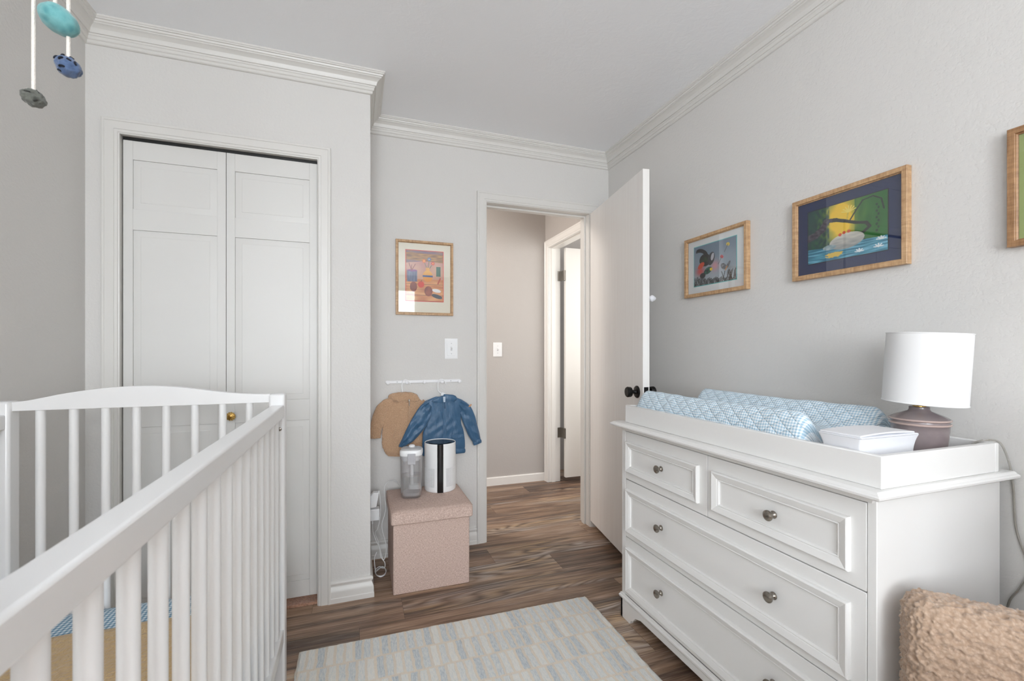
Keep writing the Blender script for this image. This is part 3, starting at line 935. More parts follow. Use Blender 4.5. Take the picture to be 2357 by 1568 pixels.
# ------------------------------------------------------------------ rug
def rug():
    W, L = 1.213, 1.48
    nx, ny = 120, 146
    vs, fs = [], []
    def P(i, j, z):
        x = W * i / nx; y = -L * j / ny
        wob = .004 * noise.noise(Vector((x * 30, y * 30, 0)))
        if i in (0, nx): x += wob
        if j in (0, ny): y += wob
        return (x, y, z)
    for j in range(ny + 1):
        for i in range(nx + 1):
            e = min(i, nx - i, j, ny - j)
            z = .0135 + .0015 * noise.noise(Vector((i * .7, j * .7, 5)))
            if e == 0: z = .006
            vs.append(P(i, j, z))
    k = nx + 1
    for j in range(ny):
        for i in range(nx):
            fs.append((j * k + i, (j + 1) * k + i, (j + 1) * k + i + 1, j * k + i + 1))
    n0 = len(vs)
    rim = [i for i in range(nx)] + [j * k + nx for j in range(ny)] + [ny * k + i for i in range(nx, 0, -1)] + [j * k for j in range(ny, 0, -1)]
    for r_ in rim: vs.append((vs[r_][0], vs[r_][1], .0006))
    m_ = len(rim)
    for a in range(m_): fs.append((rim[a], n0 + a, n0 + (a + 1) % m_, rim[(a + 1) % m_]))
    fs.append(tuple(range(n0, n0 + m_)))
    o = MB().add(vs, fs).build('rug', M['rug'])
    o.location = (-.204, 1.858, 0); o.rotation_euler = (0, 0, R(-.8))
    tag(o, 'cream and pale blue woven rug on the plank floor between crib and dresser', 'rug')
rug()

# ------------------------------------------------------------------ storage ottoman
OT = (.343, 2.33, 0)
ot = thing('storage_ottoman', 'cube storage ottoman in beige linen with a lift-off padded lid, against the back wall', 'ottoman', OT)
MB().box(.163, .530, 2.150, 2.508, 0, .345).build('box_body', M['linen'], ot, OT, bevel=.006, seg=3)
b = MB()
def rect_ring(x0, x1, y0, y1, z, r, n=6):
    pts = []
    for (cx, cy, a0) in ((x0 + r, y0 + r, 180), (x1 - r, y0 + r, 270), (x1 - r, y1 - r, 0), (x0 + r, y1 - r, 90)):
        for k in range(n + 1):
            a = R(a0 + 90 * k / n); pts.append((cx + r * math.cos(a), cy + r * math.sin(a), z))
    return pts
X0, X1, Y0, Y1 = .153, .545, 2.137, 2.520
rings = [rect_ring(X0 + .004, X1 - .004, Y0 + .004, Y1 - .004, .332, .010), rect_ring(X0, X1, Y0, Y1, .336, .012), rect_ring(X0, X1, Y0, Y1, .378, .012),
         rect_ring(X0 + .003, X1 - .003, Y0 + .003, Y1 - .003, .386, .012), rect_ring(X0 + .010, X1 - .010, Y0 + .010, Y1 - .010, .3915, .014), rect_ring(X0 + .03, X1 - .03, Y0 + .03, Y1 - .03, .3945, .02), rect_ring(X0 + .1, X1 - .1, Y0 + .1, Y1 - .1, .395, .04)]
b.loft(rings)
b.build('lid', M['linen'], ot, OT)
def loop_tube(pts, r, n=6):
    # closed tube through pts
    P = [Vector(p) for p in pts]; rings = []
    for i, p in enumerate(P):
        t_ = (P[(i + 1) % len(P)] - P[i - 1]).normalized()
        a = Vector((0, 0, 1)) if abs(t_.z) < .9 else Vector((1, 0, 0))
        a = (a - t_ * a.dot(t_)).normalized(); c = t_.cross(a)
        rings.append([p + a * r * math.cos(2 * PI * k / n) + c * r * math.sin(2 * PI * k / n) for k in range(n)])
    return MB().loft(rings, loop=True)
loop_tube(rect_ring(X0 + .002, X1 - .002, Y0 + .002, Y1 - .002, .386, .012), .0022).build('piping', M['linen'], ot, OT)

# ------------------------------------------------------------------ air purifier
PC = (.434, 2.432, .3955)
pu = thing('air_purifier', 'white cylindrical air purifier with a black stripe and perforated lower half, on the ottoman', 'air purifier', PC)
def purifier():
    r, hgt = .0845, .258
    adir = math.atan2(-PC[1], -PC[0] + .02)   # stripe faces the camera, a touch to the right
    half = R(11.0)
    N_, rows = 64, 15
    z0, z1 = .028, .128
    b = MB()
    span = 2 * PI - 2 * half
    def pt(a, z, rr): return (PC[0] + rr * math.cos(a), PC[1] + rr * math.sin(a), PC[2] + z)
    angs = [adir + half + span * i / N_ for i in range(N_ + 1)]
    def strip(za, zb, rr0=r, rr1=r):
        for i in range(N_):
            b.add([pt(angs[i], za, rr0), pt(angs[i + 1], za, rr0), pt(angs[i + 1], zb, rr1), pt(angs[i], zb, rr1)], [(0, 1, 2, 3)])
    strip(0, .004, r - .004, r - .001); strip(.004, .010, r - .001, r); strip(.010, z0); strip(z1, hgt - .003); strip(hgt - .003, hgt, r, r - .0015); strip(hgt, hgt - .006, r - .0015, r - .005)
    dz = (z1 - z0) / rows
    for i in range(N_):
        for j in range(rows):
            a0, a1 = angs[i], angs[i + 1]; za, zb = z0 + j * dz, z0 + (j + 1) * dz
            ma, mz = (a1 - a0) * .27, dz * .25
            if i < 2 or i > N_ - 3 or (4 < i - 2 < 0):
                b.add([pt(a0, za, r), pt(a1, za, r), pt(a1, zb, r), pt(a0, zb, r)], [(0, 1, 2, 3)]); continue
            O = [pt(a0, za, r), pt(a1, za, r), pt(a1, zb, r), pt(a0, zb, r)]
            I = [pt(a0 + ma, za + mz, r), pt(a1 - ma, za + mz, r), pt(a1 - ma, zb - mz, r), pt(a0 + ma, zb - mz, r)]
            K = [pt(a0 + ma, za + mz, r - .003), pt(a1 - ma, za + mz, r - .003), pt(a1 - ma, zb - mz, r - .003), pt(a0 + ma, zb - mz, r - .003)]
            b.add(O + I + K, [(0, 1, 5, 4), (1, 2, 6, 5), (2, 3, 7, 6), (3, 0, 4, 7), (4, 5, 9, 8), (5, 6, 10, 9), (6, 7, 11, 10), (7, 4, 8, 11)])
    for a in (angs[0], angs[-1]):
        b.add([pt(a, 0, r - .004), pt(a, 0, r - .001), pt(a, hgt, r - .001), pt(a, hgt, r - .004)], [(0, 1, 2, 3)])
    b.build('shell', M['plastic'], pu, PC, fix=False)
    c = MB()
    c.cyl((PC[0], PC[1], PC[2]), (PC[0], PC[1], PC[2] + hgt - .003), r - .0045, n=64)
    c.build('core', M['black_gloss'], pu, PC)
    tp = MB()
    tp.lathe([(.062, -.001), (.060, -.004), (.0, -.004)], (PC[0], PC[1], PC[2] + hgt), 'z', 48)
    tp.build('control_panel', M['black_gloss'], pu, PC)
    q = MB()
    cz_ = PC[2] + hgt - .0034
    v = Vector((math.cos(adir), math.sin(adir), 0)); s_ = Vector((-v.y, v.x, 0))
    def mark(fr, sd, w_, d_):
        cc = Vector((PC[0], PC[1], cz_)) + v * fr + s_ * sd
        p = [cc - s_ * w_ - v * d_, cc + s_ * w_ - v * d_, cc + s_ * w_ + v * d_, cc - s_ * w_ + v * d_]
        q.add([(a.x, a.y, cz_) for a in p] + [(a.x, a.y, cz_ + .0003) for a in p], [(0, 1, 2, 3), (4, 5, 6, 7), (0, 1, 5, 4), (1, 2, 6, 5), (2, 3, 7, 6), (3, 0, 4, 7)])
    mark(0, 0, .010, .0012); mark(.016, 0, .002, .002); mark(.014, .020, .002, .002); mark(.006, .036, .002, .002)
    q.build('panel_marks', M['plastic_grey'], pu, PC)
purifier()

# ------------------------------------------------------------------ humidifier
HC = (.270, 2.352, .3955)
hu = thing('humidifier', 'clear humidifier tank half full of water with a white lid, left of the purifier', 'humidifier', HC)
def sq_ring(cx, cy, z, hw, hd, r, rot=R(-12), n=6):
    base_ = rect_ring(-hw, hw, -hd, hd, z, r, n)
    c_, s_ = math.cos(rot), math.sin(rot)
    return [(cx + x * c_ - y * s_, cy + x * s_ + y * c_, z) for x, y, z in base_]
def humid():
    cx, cy, z = HC
    def R_(zz, hw, r): return sq_ring(cx, cy, z + zz, hw, hw * .96, r)
    out = [R_(0, .038, .02), R_(.003, .046, .024), (R_(.014, .051, .026)), R_(.05, .0525, .027), R_(.215, .055, .028)]
    inn = [R_(.215, .0535, .027), R_(.05, .0510, .026), R_(.018, .049, .025), R_(.008, .044, .024)]
    MB().loft(out + inn).build('tank', M['clear'], hu, HC)
    MB().loft([R_(.010, .0435, .022), R_(.020, .0480, .024), R_(.05, .0498, .025), R_(.112, .0505, .025)]).build('water', M['water'], hu, HC)
    MB().loft([R_(.0095, .034, .02), R_(.012, .040, .022), R_(.026, .041, .022)]).build('filter_base', M['plastic_grey'], hu, HC)
    MB().loft([R_(.190, .044, .025), R_(.200, .050, .027), R_(.217, .0515, .028)]).build('inner_collar', M['plastic'], hu, HC)
    MB().loft([R_(.2155, .0555, .029), R_(.2175, .0562, .029), R_(.2195, .0555, .029)]).build('gasket', M['plastic_grey'], hu, HC)
    MB().loft([R_(.2195, .0555, .029), R_(.223, .0568, .029), R_(.240, .0565, .029), R_(.247, .0530, .028)]).build('lid', M['plastic'], hu, HC)
    lid2 = MB().loft([R_(.2465, .0530, .028), R_(.252, .046, .026), R_(.254, .030, .02), R_(.2545, .012, .008)]).build('lid_top', M['plastic_grey'], hu, HC)
    MB().lathe([(.015, .2535), (.016, .256), (.0155, .262), (.010, .2655), (.0, .266)], (cx + .004, cy + .012, z), 'z', 28).build('lid_knob', M['plastic'], hu, HC)
    # front clip
    a = R(-12); f = Vector((math.sin(a), -math.cos(a), 0)); s_ = Vector((math.cos(a), math.sin(a), 0))
    c0 = Vector((cx, cy, 0)) + f * .0545 + s_ * .006
    vs = []
    for zz in (z + .178, z + .232):
        for (aa, bb) in ((-.020, 0), (.020, 0), (.020, .005), (-.020, .005)):
            p = c0 + s_ * aa + f * bb; vs.append((p.x, p.y, zz))
    MB().add(vs, [(0, 1, 2, 3), (4, 5, 6, 7), (0, 1, 5, 4), (1, 2, 6, 5), (2, 3, 7, 6), (3, 0, 4, 7)]).build('front_clip', M['smoke'], hu, HC, bevel=.002)
    b = MB(); b.tube([(cx - .004, cy - .005, z + .200), (cx + .002, cy - .004, z + .15), (cx + .002, cy - .004, z + .062)], .0085, 16)
    b.build('intake_tube', M['plastic'], hu, HC)
    p = Vector((cx + .010, cy - .004, 0))
    vs = []
    MB().loft([sq_ring(p.x + .006, p.y, z + zz, .030, .020, .012) for zz in (.040, .042, .060, .062)]).build('float', M['plastic'], hu, HC, bevel=.002)
    q = MB()
    for k in range(4):
        cc = Vector((cx, cy, 0)) + s_ * .030 + f * (-.018 + k * .011)
        q.tube([(cc.x - .003, cc.y, z + .2532), (cc.x, cc.y - .003, z + .2534), (cc.x + .003, cc.y, z + .2532)], .0008, 6)
    q.build('lid_icons', M['plastic'], hu, HC)
humid()

# ------------------------------------------------------------------ chargers and cables beside the closet return
ad = thing('power_adapter', 'white charger block plugged in low behind the closet corner, the lower of the pair', 'power adapter', (XC, 2.45, .295))
MB().box(XC + .006, .116, 2.425, 2.478, .262, .322).build('block', M['plastic'], ad, (XC, 2.45, .295), bevel=.004)
tag(MB().box(XC + .0002, XC + .0058, 2.40, 2.50, .24, .43).build('wall_outlet', M['plastic'], bevel=.001), 'white wall outlet plate low on the closet side wall behind two chargers', 'outlet')
MB().cyl((.080, 2.452, .262), (.080, 2.452, .240), .005, n=12).build('plug_end', M['plastic'], ad, (XC, 2.45, .295))
ad2 = thing('power_adapter', 'white flat charger plugged in above the charger block by the closet corner', 'power adapter', (XC, 2.45, .365))
b = MB().prism([(XC + .0075, .328), (.100, .330), (.113, .405), (.083, .408), (XC + .0075, .39)], 'y', 2.43, 2.470)
b.build('block', M['plastic'], ad2, (XC, 2.45, .365), bevel=.004)
MB().cyl((.110, 2.444, .402), (.112, 2.444, .412), .004, n=12).build('plug_end', M['plastic'], ad2, (XC, 2.45, .365))
p1 = lerp_path([(.080, 2.452, .241), (.083, 2.44, .20), (.098, 2.42, .16), (.115, 2.42, .12), (.120, 2.42, .075), (.140, 2.41, .045), (.138, 2.405, .02), (.118, 2.44, .006), (.10, 2.42, .005), (.095, 2.38, .005), (.115, 2.345, .005),
                (.140, 2.365, .006), (.142, 2.42, .008), (.115, 2.45, .009), (.092, 2.415, .008), (.100, 2.36, .008), (.128, 2.35, .008), (.146, 2.39, .010), (.13, 2.44, .012), (.10, 2.40, .012), (.092, 2.37, .03), (.088, 2.40, .075), (.10, 2.42, .10)], 6)
tag(MB().tube(p1, .0021, 8).build('power_cable', M['cord']), 'white charging cable dropping from the lower charger block into a loose coil on the floor', 'cable')
p2 = lerp_path([(.112, 2.444, .411), (.117, 2.436, .38), (.119, 2.410, .30), (.105, 2.415, .225), (.092, 2.43, .20), (.108, 2.43, .15), (.122, 2.425, .09), (.135, 2.41, .06), (.147, 2.42, .09), (.146, 2.43, .14), (.130, 2.44, .20), (.128, 2.44, .24), (.148, 2.47, .30), (.145, 2.53, .37), (.150, 2.555, .405), (.175, 2.55, .43), (.205, 2.50, .435), (.225, 2.42, .425)], 6)
tag(MB().tube(p2, .0018, 8).build('power_cable', M['cord']), 'thin white cable looping from the upper charger up behind the ottoman to the humidifier', 'cable')

# ------------------------------------------------------------------ switch plates
def switch(x0, x1, z0, z1, y, label, style):
    c = ((x0 + x1) / 2, y, (z0 + z1) / 2)
    o = thing('light_switch', label, 'light switch', c)
    steps = [(0, .004), (.007, .006), (.009, .0045), (.016, .0062), (.018, .0050)] if style else [(0, .005)]
    b = MB()
    for i, (ins, dpt) in enumerate(steps):
        b.box(x0 + ins, x1 - ins, y - dpt - i * .0007, y - .0002, z0 + ins, z1 - ins)
    b.build('plate', M['plastic'], o, c, bevel=.001)
    q = MB(); q.box(c[0] - .005, c[0] + .005, y - .0092, y - .004, c[2] - .012, c[2] + .012); q.build('toggle_slot', M['plastic_grey'], o, c)
    q = MB(); q.prism([(y - .020, c[2] + .006), (y - .008, c[2] - .002), (y - .008, c[2] + .008), (y - .019, c[2] + .010)], 'x', c[0] - .0035, c[0] + .0035); q.build('toggle', M['plastic'], o, c)
    for dz in (-.030, .030):
        MB().lathe([(.003, .007), (.003, .0088), (0, .0092)], (c[0], y, c[2] + dz), '-y', 14).build('screw', M['plastic_grey'], o, c)
switch(.487, .563, 1.104, 1.223, YB, 'white stepped light switch on the bedroom wall below the small cream-matted picture', True)
switch(1.104, 1.182, 1.102, 1.222, YH, 'plain white light switch on the far wall of the hallway', False)

# ------------------------------------------------------------------ peg rail, hangers, jackets
pr_c = (.367, YB, .975)
pr = thing('peg_rail', 'thin white rail with five round pegs on the back wall above the ottoman', 'peg rail', pr_c)
b = MB()
zc = .975
pts = [(.157, zc - .009), (.577, zc - .008), (.583, zc), (.577, zc + .009), (.157, zc + .008), (.151, zc)]
b.prism(pts, 'y', YB - .006, YB - .0002); b.build('rail', M['white_metal'], pr, pr_c, bevel=.002)
for px in (.166, .269, .368, .468, .571):
    MB().lathe([(.004, .005), (.004, .018), (.0095, .020), (.0095, .026), (.007, .0275), (0, .0275)], (px, YB, zc - .003), '-y', 24).build('peg', M['white_metal'], pr, pr_c)
for px in (.217, .522):
    MB().lathe([(.0035, .006), (.0035, .0068), (0, .0070)], (px, YB, zc), '-y', 16).build('screw', M['plastic_grey'], pr, pr_c)

def hanger(px, zsh, label, y):
    c = (px, y, zc)
    o = thing('coat_hanger', label, 'hanger', c, group='white hangers on the peg rail')
    # hook passes over the peg (peg centre px, zc-.003)
    hook = [(px - .026, y, zsh), (px - .027, y, zc - .04), (px - .027, y, zc - .015), (px - .022, y, zc + .004), (px - .010, y, zc + .012), (px + .004, y, zc + .0085), (px + .014, y, zc - .002), (px + .018, y, zc - .015)]
    MB().tube(lerp_path(hook, 6), .0027, 10).build('hook', M['plastic'], o, c)
    cx = px - .026
    b = MB().prism([(cx - .007, zsh + .012), (cx + .006, zsh + .014), (cx + .016, zsh + .004), (cx + .012, zsh - .018), (cx - .010, zsh - .018), (cx - .013, zsh + .004)], 'y', y - .004, y + .004)
    b.build('neck', M['plastic'], o, c, bevel=.002)
    MB().tube(lerp_path([(cx - .105, y, zsh - .055), (cx - .05, y, zsh - .026), (cx, y, zsh - .014), (cx + .05, y, zsh - .026), (cx + .105, y, zsh - .055)], 5), .004, 10).build('shoulder_bar', M['plastic'], o, c)
    return cx
def hanger2(px, xs, zsh, label, y):
    c = (px, y, zc)
    o = thing('coat_hanger', label, 'hanger', c)
    hook = [(xs, y, zsh), (px - .024, y, zc - .055), (px - .027, y, zc - .02), (px - .022, y, zc + .004), (px - .010, y, zc + .012), (px + .004, y, zc + .0085), (px + .014, y, zc - .002), (px + .018, y, zc - .015)]
    MB().tube(lerp_path(hook, 6), .0027, 10).build('hook', M['plastic'], o, c)
    b = MB().prism([(xs - .007, zsh + .010), (xs + .004, zsh + .008), (xs + .016, zsh + .001), (xs + .015, zsh - .010), (xs + .006, zsh - .020), (xs - .006, zsh - .018), (xs - .013, zsh - .003)], 'y', y - .004, y + .004)
    b.build('neck', M['plastic'], o, c, bevel=.002)
    MB().tube(lerp_path([(xs - .10, y + .003, zsh - .060), (xs - .05, y + .002, zsh - .032), (xs, y, zsh - .020), (xs + .05, y + .002, zsh - .032), (xs + .10, y + .003, zsh - .060)], 5), .0035, 10).build('shoulder_bar', M['plastic'], o, c)
hanger2(.269, .244, .905, 'white plastic hanger holding the tan fleece jacket, on the second peg from the left', YB - .012)
hanger2(.468, .470, .902, 'white plastic hanger holding the blue jacket, on the second peg from the right', YB - .034)

def garment(rows, n=28, fold=None, ycen=2.55, lump=0.0, seed=0):
    # rows: (cx, cz, dirx, dirz, halfwidth, halfthick) ; section spans dir in the wall plane and y
    P = []
    res = []
    m = len(rows); steps = 6
    def cr(k, t_):
        a = rows[max(k - 1, 0)]; b_ = rows[k]; c_ = rows[min(k + 1, m - 1)]; d_ = rows[min(k + 2, m - 1)]
        return [0.5 * (2 * b_[q] + (c_[q] - a[q]) * t_ + (2 * a[q] - 5 * b_[q] + 4 * c_[q] - d_[q]) * t_ * t_ + (3 * b_[q] - a[q] - 3 * c_[q] + d_[q]) * t_ ** 3) for q in range(6)]
    seq = [cr(k, s / steps) for k in range(m - 1) for s in range(steps)] + [list(rows[-1])]
    for q, (cx, cz_, dx, dz, hw, ht) in enumerate(seq):
        l = math.hypot(dx, dz) or 1; dx /= l; dz /= l
        ring = []
        for i in range(n):
            a = 2 * PI * i / n
            ca, sa = math.cos(a), math.sin(a)
            u = math.copysign(abs(ca) ** .8, ca) * hw
            y = -math.copysign(abs(sa) ** .75, sa) * ht
            x = cx + dx * u; z = cz_ + dz * u
            if fold and sa > 0:
                y -= fold(x, z, u / hw) * sa
            if lump:
                v = Vector((x * 60, z * 60, seed + (3 if sa > 0 else 9)))
                nn = noise.noise(v) * lump
                y -= nn if sa > 0 else 0
                x += nn * ca * dx; z += nn * ca * dz + (nn if abs(dz) < .3 and (q < 2 or q > len(seq) - 3) else 0) * 0.6
            ring.append((x, ycen + y, z))
        res.append(ring)
    return MB().loft(res)

# tan teddy jacket
TJ = (.26, 2.565, .74)
tj = thing('jacket', "child's tan teddy fleece jacket with a hood, hanging at the left of the peg rail", 'jacket', TJ)
def tfold(x, z, u):
    return .0025 * math.sin((x * .8 - z * .6) * 60) + .0035 * math.exp(-((u - .1) / .12) ** 2)
H = (1, 0)
body = [(.262, .893, 1, -.06, .050, .006), (.256, .880, 1, -.08, .088, .009), (.250, .860, 1, -.08, .118, .011), (.249, .825, 1, -.06, .120, .0115), (.250, .775, 1, -.04, .113, .012), (.248, .720, 1, -.03, .112, .012),
        (.246, .665, 1, -.03, .112, .012), (.244, .620, 1, -.05, .110, .012), (.248, .592, 1, -.06, .104, .012), (.252, .572, 1, -.06, .098, .009)]
garment(body, 40, tfold, 2.5645, .004, 1).build('body', M['teddy'], tj, TJ)
garment([(.150, .850, -.35, .95, .026, .010), (.130, .820, -.7, .5, .032, .0115), (.113, .770, -.97, .2, .0335, .012), (.103, .720, -1, .05, .031, .012), (.100, .685, -1, 0, .030, .012), (.1005, .668, -1, 0, .028, .009)], 24, None, 2.5645, .004, 2).build('sleeve', M['teddy'], tj, TJ)
garment([(.350, .850, .4, .9, .026, .010), (.372, .815, .8, .5, .034, .0115), (.392, .760, .97, .2, .034, .012), (.402, .71, 1, .05, .031, .012), (.405, .66, 1, 0, .028, .009)], 24, None, 2.5660, .003, 3).build('sleeve', M['teddy'], tj, TJ)
garment([(.250, .918, 1, 0, .030, .006), (.246, .912, 1, 0, .060, .010), (.246, .896, 1, -.04, .078, .014), (.252, .876, 1, -.04, .082, .015), (.258, .862, 1, -.04, .072, .010)], 32, lambda x, z, u: .004 * math.sin(u * 9 + z * 50), 2.560, .005, 4).build('hood', M['teddy'], tj, TJ)
garment([(.305, .908, 1, 0, .012, .006), (.306, .898, 1, 0, .020, .010), (.310, .882, 1, 0, .026, .011), (.312, .866, 1, 0, .020, .008)], 20, None, 2.556, .004, 5).build('hood', M['teddy'], tj, TJ)
garment([(.212, .5775, 1, -.25, .050, .006), (.226, .568, 1, -.18, .075, .010), (.225, .558, 1, -.1, .058, .008)], 20, None, 2.566, .003, 6).build('hem', M['teddy'], tj, TJ)
MB().box(.2775, .2815, 2.5440, 2.5480, .735, .868).build('zipper', M['zip'], tj, TJ)
b = MB(); b.box(.2755, .2835, 2.5405, 2.5435, .866, .878); b.box(.2780, .2822, 2.5395, 2.5425, .842, .866)
b.build('zipper_pull', M['steel'], tj, TJ, bevel=.001)
MB().tube([(.208, 2.5500, .718), (.202, 2.5495, .695), (.194, 2.5500, .668)], .0014, 8).build('pocket_slit', M['zip'], tj, TJ)

# blue nylon jacket
BJ = (.475, 2.535, .73)
bj = thing('jacket', "child's blue windbreaker jacket with a zip, hanging at the right of the peg rail", 'jacket', BJ)
def bfold(x, z, u):
    f = .0022 * math.sin(x * 75 + 6 * math.sin(z * 22)) + .0016 * math.sin(x * 160 + z * 30)
    return f * (1 - .5 * abs(u))
body = [(.476, .889, 1, 0, .050, .006), (.474, .876, 1, 0, .082, .009), (.474, .862, 1, 0, .112, .011), (.475, .835, 1, 0, .120, .0125), (.476, .790, 1, 0, .102, .013), (.474, .735, 1, 0, .100, .0135), (.472, .690, 1, 0, .116, .0135), (.474, .640, 1, 0, .122, .0135),
        (.475, .592, 1, 0, .123, .013), (.475, .582, 1, 0, .119, .012)]
garment(body, 56, bfold, 2.5365).build('body', M['nylon'], bj, BJ)
garment([(.475, .585, 1, 0, .120, .0125), (.476, .575, 1, 0, .124, .0145), (.476, .563, 1, 0, .124, .0145), (.476, .556, 1, 0, .121, .010)], 72, lambda x, z, u: .0018 * math.sin(x * 420), 2.5365).build('hem', M['nylon'], bj, BJ)
def sfold(x, z, u): return .004 * math.sin(u * 5.5 + z * 26) + .0025 * math.sin(z * 95 + u * 3)
garment([(.392, .850, -.5, .8, .022, .010), (.372, .818, -.72, .6, .040, .0125), (.342, .765, -.80, .45, .045, .014), (.308, .710, -.80, .42, .042, .0145), (.270, .655, -.85, .35, .031, .0135), (.246, .630, -.9, .25, .021, .012), (.237, .617, -.9, .2, .017, .010)], 32, sfold, 2.5290).build('sleeve', M['nylon'], bj, BJ)
garment([(.562, .848, .5, .8, .024, .010), (.596, .812, .80, .45, .036, .0125), (.618, .760, .92, .25, .040, .014), (.634, .710, .94, .25, .037, .0145), (.652, .660, .92, .25, .033, .0135), (.668, .622, .92, .3, .025, .012)], 32, sfold, 2.5365).build('sleeve', M['nylon'], bj, BJ)
garment([(.666, .627, .92, .3, .024, .012), (.671, .615, .92, .3, .027, .0135), (.674, .603, .92, .3, .025, .011)], 40, lambda x, z, u: .0012 * math.sin(u * 30), 2.5365).build('cuff', M['nylon'], bj, BJ)
garment([(.448, .889, .9, .3, .018, .006), (.440, .882, .9, .3, .034, .010), (.436, .868, .95, .1, .034, .012), (.442, .854, 1, -.1, .026, .010)], 24, None, 2.530, ).build('hood', M['nylon'], bj, BJ)
garment([(.500, .900, 1, -.1, .026, .006), (.506, .893, 1, -.1, .036, .010), (.510, .876, 1, -.1, .040, .012), (.506, .862, 1, -.1, .030, .010)], 24, None, 2.530).build('hood', M['nylon'], bj, BJ)
MB().prism([(.466, .889), (.480, .889), (.479, .860), (.473, .856), (.468, .862)], 'y', 2.520, 2.5225).build('neck_lining', M['lining'], bj, BJ)
MB().box(.4655, .4850, 2.5195, 2.5235, .592, .858).build('placket', M['nylon'], bj, BJ, bevel=.0012)
b = MB(); b.box(.4735, .4775, 2.5165, 2.5190, .838, .858); b.box(.4725, .4795, 2.5160, 2.5192, .822, .838)
b.build('zipper_pull', M['nylon_dark'], bj, BJ, bevel=.0008)
MB().prism([(.510, .668), (.585, .668), (.585, .652), (.548, .646), (.510, .652)], 'y', 2.5205, 2.5255).build('pocket_flap', M['nylon'], bj, BJ, bevel=.001)
b = MB().box(-.0035, .0035, -.002, .002, -.010, .010).build('shoulder_tab', M['tab'], bj, bevel=.0006)
b.location = (.6255 - BJ[0], 2.5225 - BJ[1], .832 - BJ[2]); b.rotation_euler = (0, R(52), 0)

# ------------------------------------------------------------------ prints (plain stand-in artwork) and frames
def mixc(a, b, t_):
    t_ = max(0, min(1, t_)); return tuple(a[i] + (b[i] - a[i]) * t_ for i in range(3))
def ell(u, v, cx, cy, rx, ry, rot=0):
    c_, s_ = math.cos(rot), math.sin(rot); du, dv = u - cx, v - cy
    a, b_ = du * c_ + dv * s_, -du * s_ + dv * c_
    return (a / rx) ** 2 + (b_ / ry) ** 2
def seg(u, v, x0, y0, x1, y1):
    dx, dy = x1 - x0, y1 - y0
    t_ = max(0, min(1, ((u - x0) * dx + (v - y0) * dy) / (dx * dx + dy * dy)))
    return math.hypot(u - x0 - t_ * dx, v - y0 - t_ * dy)
def nz(u, v, s, k=0): return noise.noise(Vector((u * s, v * s, k)))
def art_workshop(u, v):
    c = mixc((226, 182, 150), (196, 140, 128), .5 + nz(u, v, 3) * .9 + (v - .5) * .6)
    if v > .80 + .10 * (u - .5): c = mixc((120, 96, 120), (150, 116, 104), .5 + nz(u, v, 5))
    if .83 + .06 * (u - .6) - .10 * u + .02 < v < .96 - .02 * u: c = mixc((196, 146, 80), (126, 84, 46), .5 + nz(u, v * 9, 6))
    if v < .44: c = mixc((206, 130, 84), (236, 176, 120), .5 + nz(u * .4, v * 2, 8))
    if v < .44 and abs((v * 9) % 1) < .07: c = (150, 90, 60)
    if u < .3 and .38 < v < .60 and u > .03: c = mixc((140, 150, 170), (96, 104, 134), .5 + nz(u * 3, v, 6))
    if ell(u, v, .165, .60, .135, .022) < 1: c = (140, 84, 146)
    for (a, b_) in ((.08, .74), (.15, .71), (.25, .73)):
        if seg(u, v, .15, .60, a, b_) < .010: c = (150, 80, 70)
    if .81 < u < .93 and .50 < v < .70: c = (56, 116, 96) if int(u * 60) % 3 else (36, 84, 70)
    # a yellow vase with three flowers, fruit and two bowls
    for (a, b_, cc) in ((.48, .80, (232, 120, 50)), (.62, .84, (64, 110, 170)), (.72, .76, (222, 72, 60))):
        if seg(u, v, .58, .60, a, b_) < .007: c = (70, 110, 70)
        for k in range(6):
            if ell(u, v, a + .028 * math.cos(k * PI / 3), b_ + .022 * math.sin(k * PI / 3), .020, .016) < 1: c = cc
        if ell(u, v, a, b_, .014, .011) < 1: c = (250, 220, 120)
    if .53 < u < .63 and .58 < v < .67: c = (236, 170, 70)
    if ell(u, v, .58, .50, .135, .115) < 1: c = mixc((244, 186, 78), (226, 140, 56), (.62 - v) * 4)
    if ell(u, v, .58, .50, .135, .115) < 1 and abs(v - .50) < .018: c = (52, 96, 156)
    if ell(u, v, .40, .33, .085, .065) < 1: c = (220, 62, 44)
    if seg(u, v, .40, .38, .42, .42) < .006: c = (90, 60, 40)
    if ell(u, v, .20, .28, .095, .10) < 1: c = mixc((150, 76, 60), (120, 56, 46), .5 + nz(u, v, 9))
    if ell(u, v, .60, .20, .11, .10) < 1: c = mixc((164, 84, 62), (120, 56, 46), .5 + nz(u, v, 9))
    if ell(u, v, .82, .215, .12, .035, -.12) < 1: c = (244, 242, 240)
    if ell(u, v, .83, .10, .15, .04, -.2) < 1: c = (52, 66, 78)
    if seg(u, v, .86, .36, .92, .46) < .018: c = (190, 74, 46)
    return c
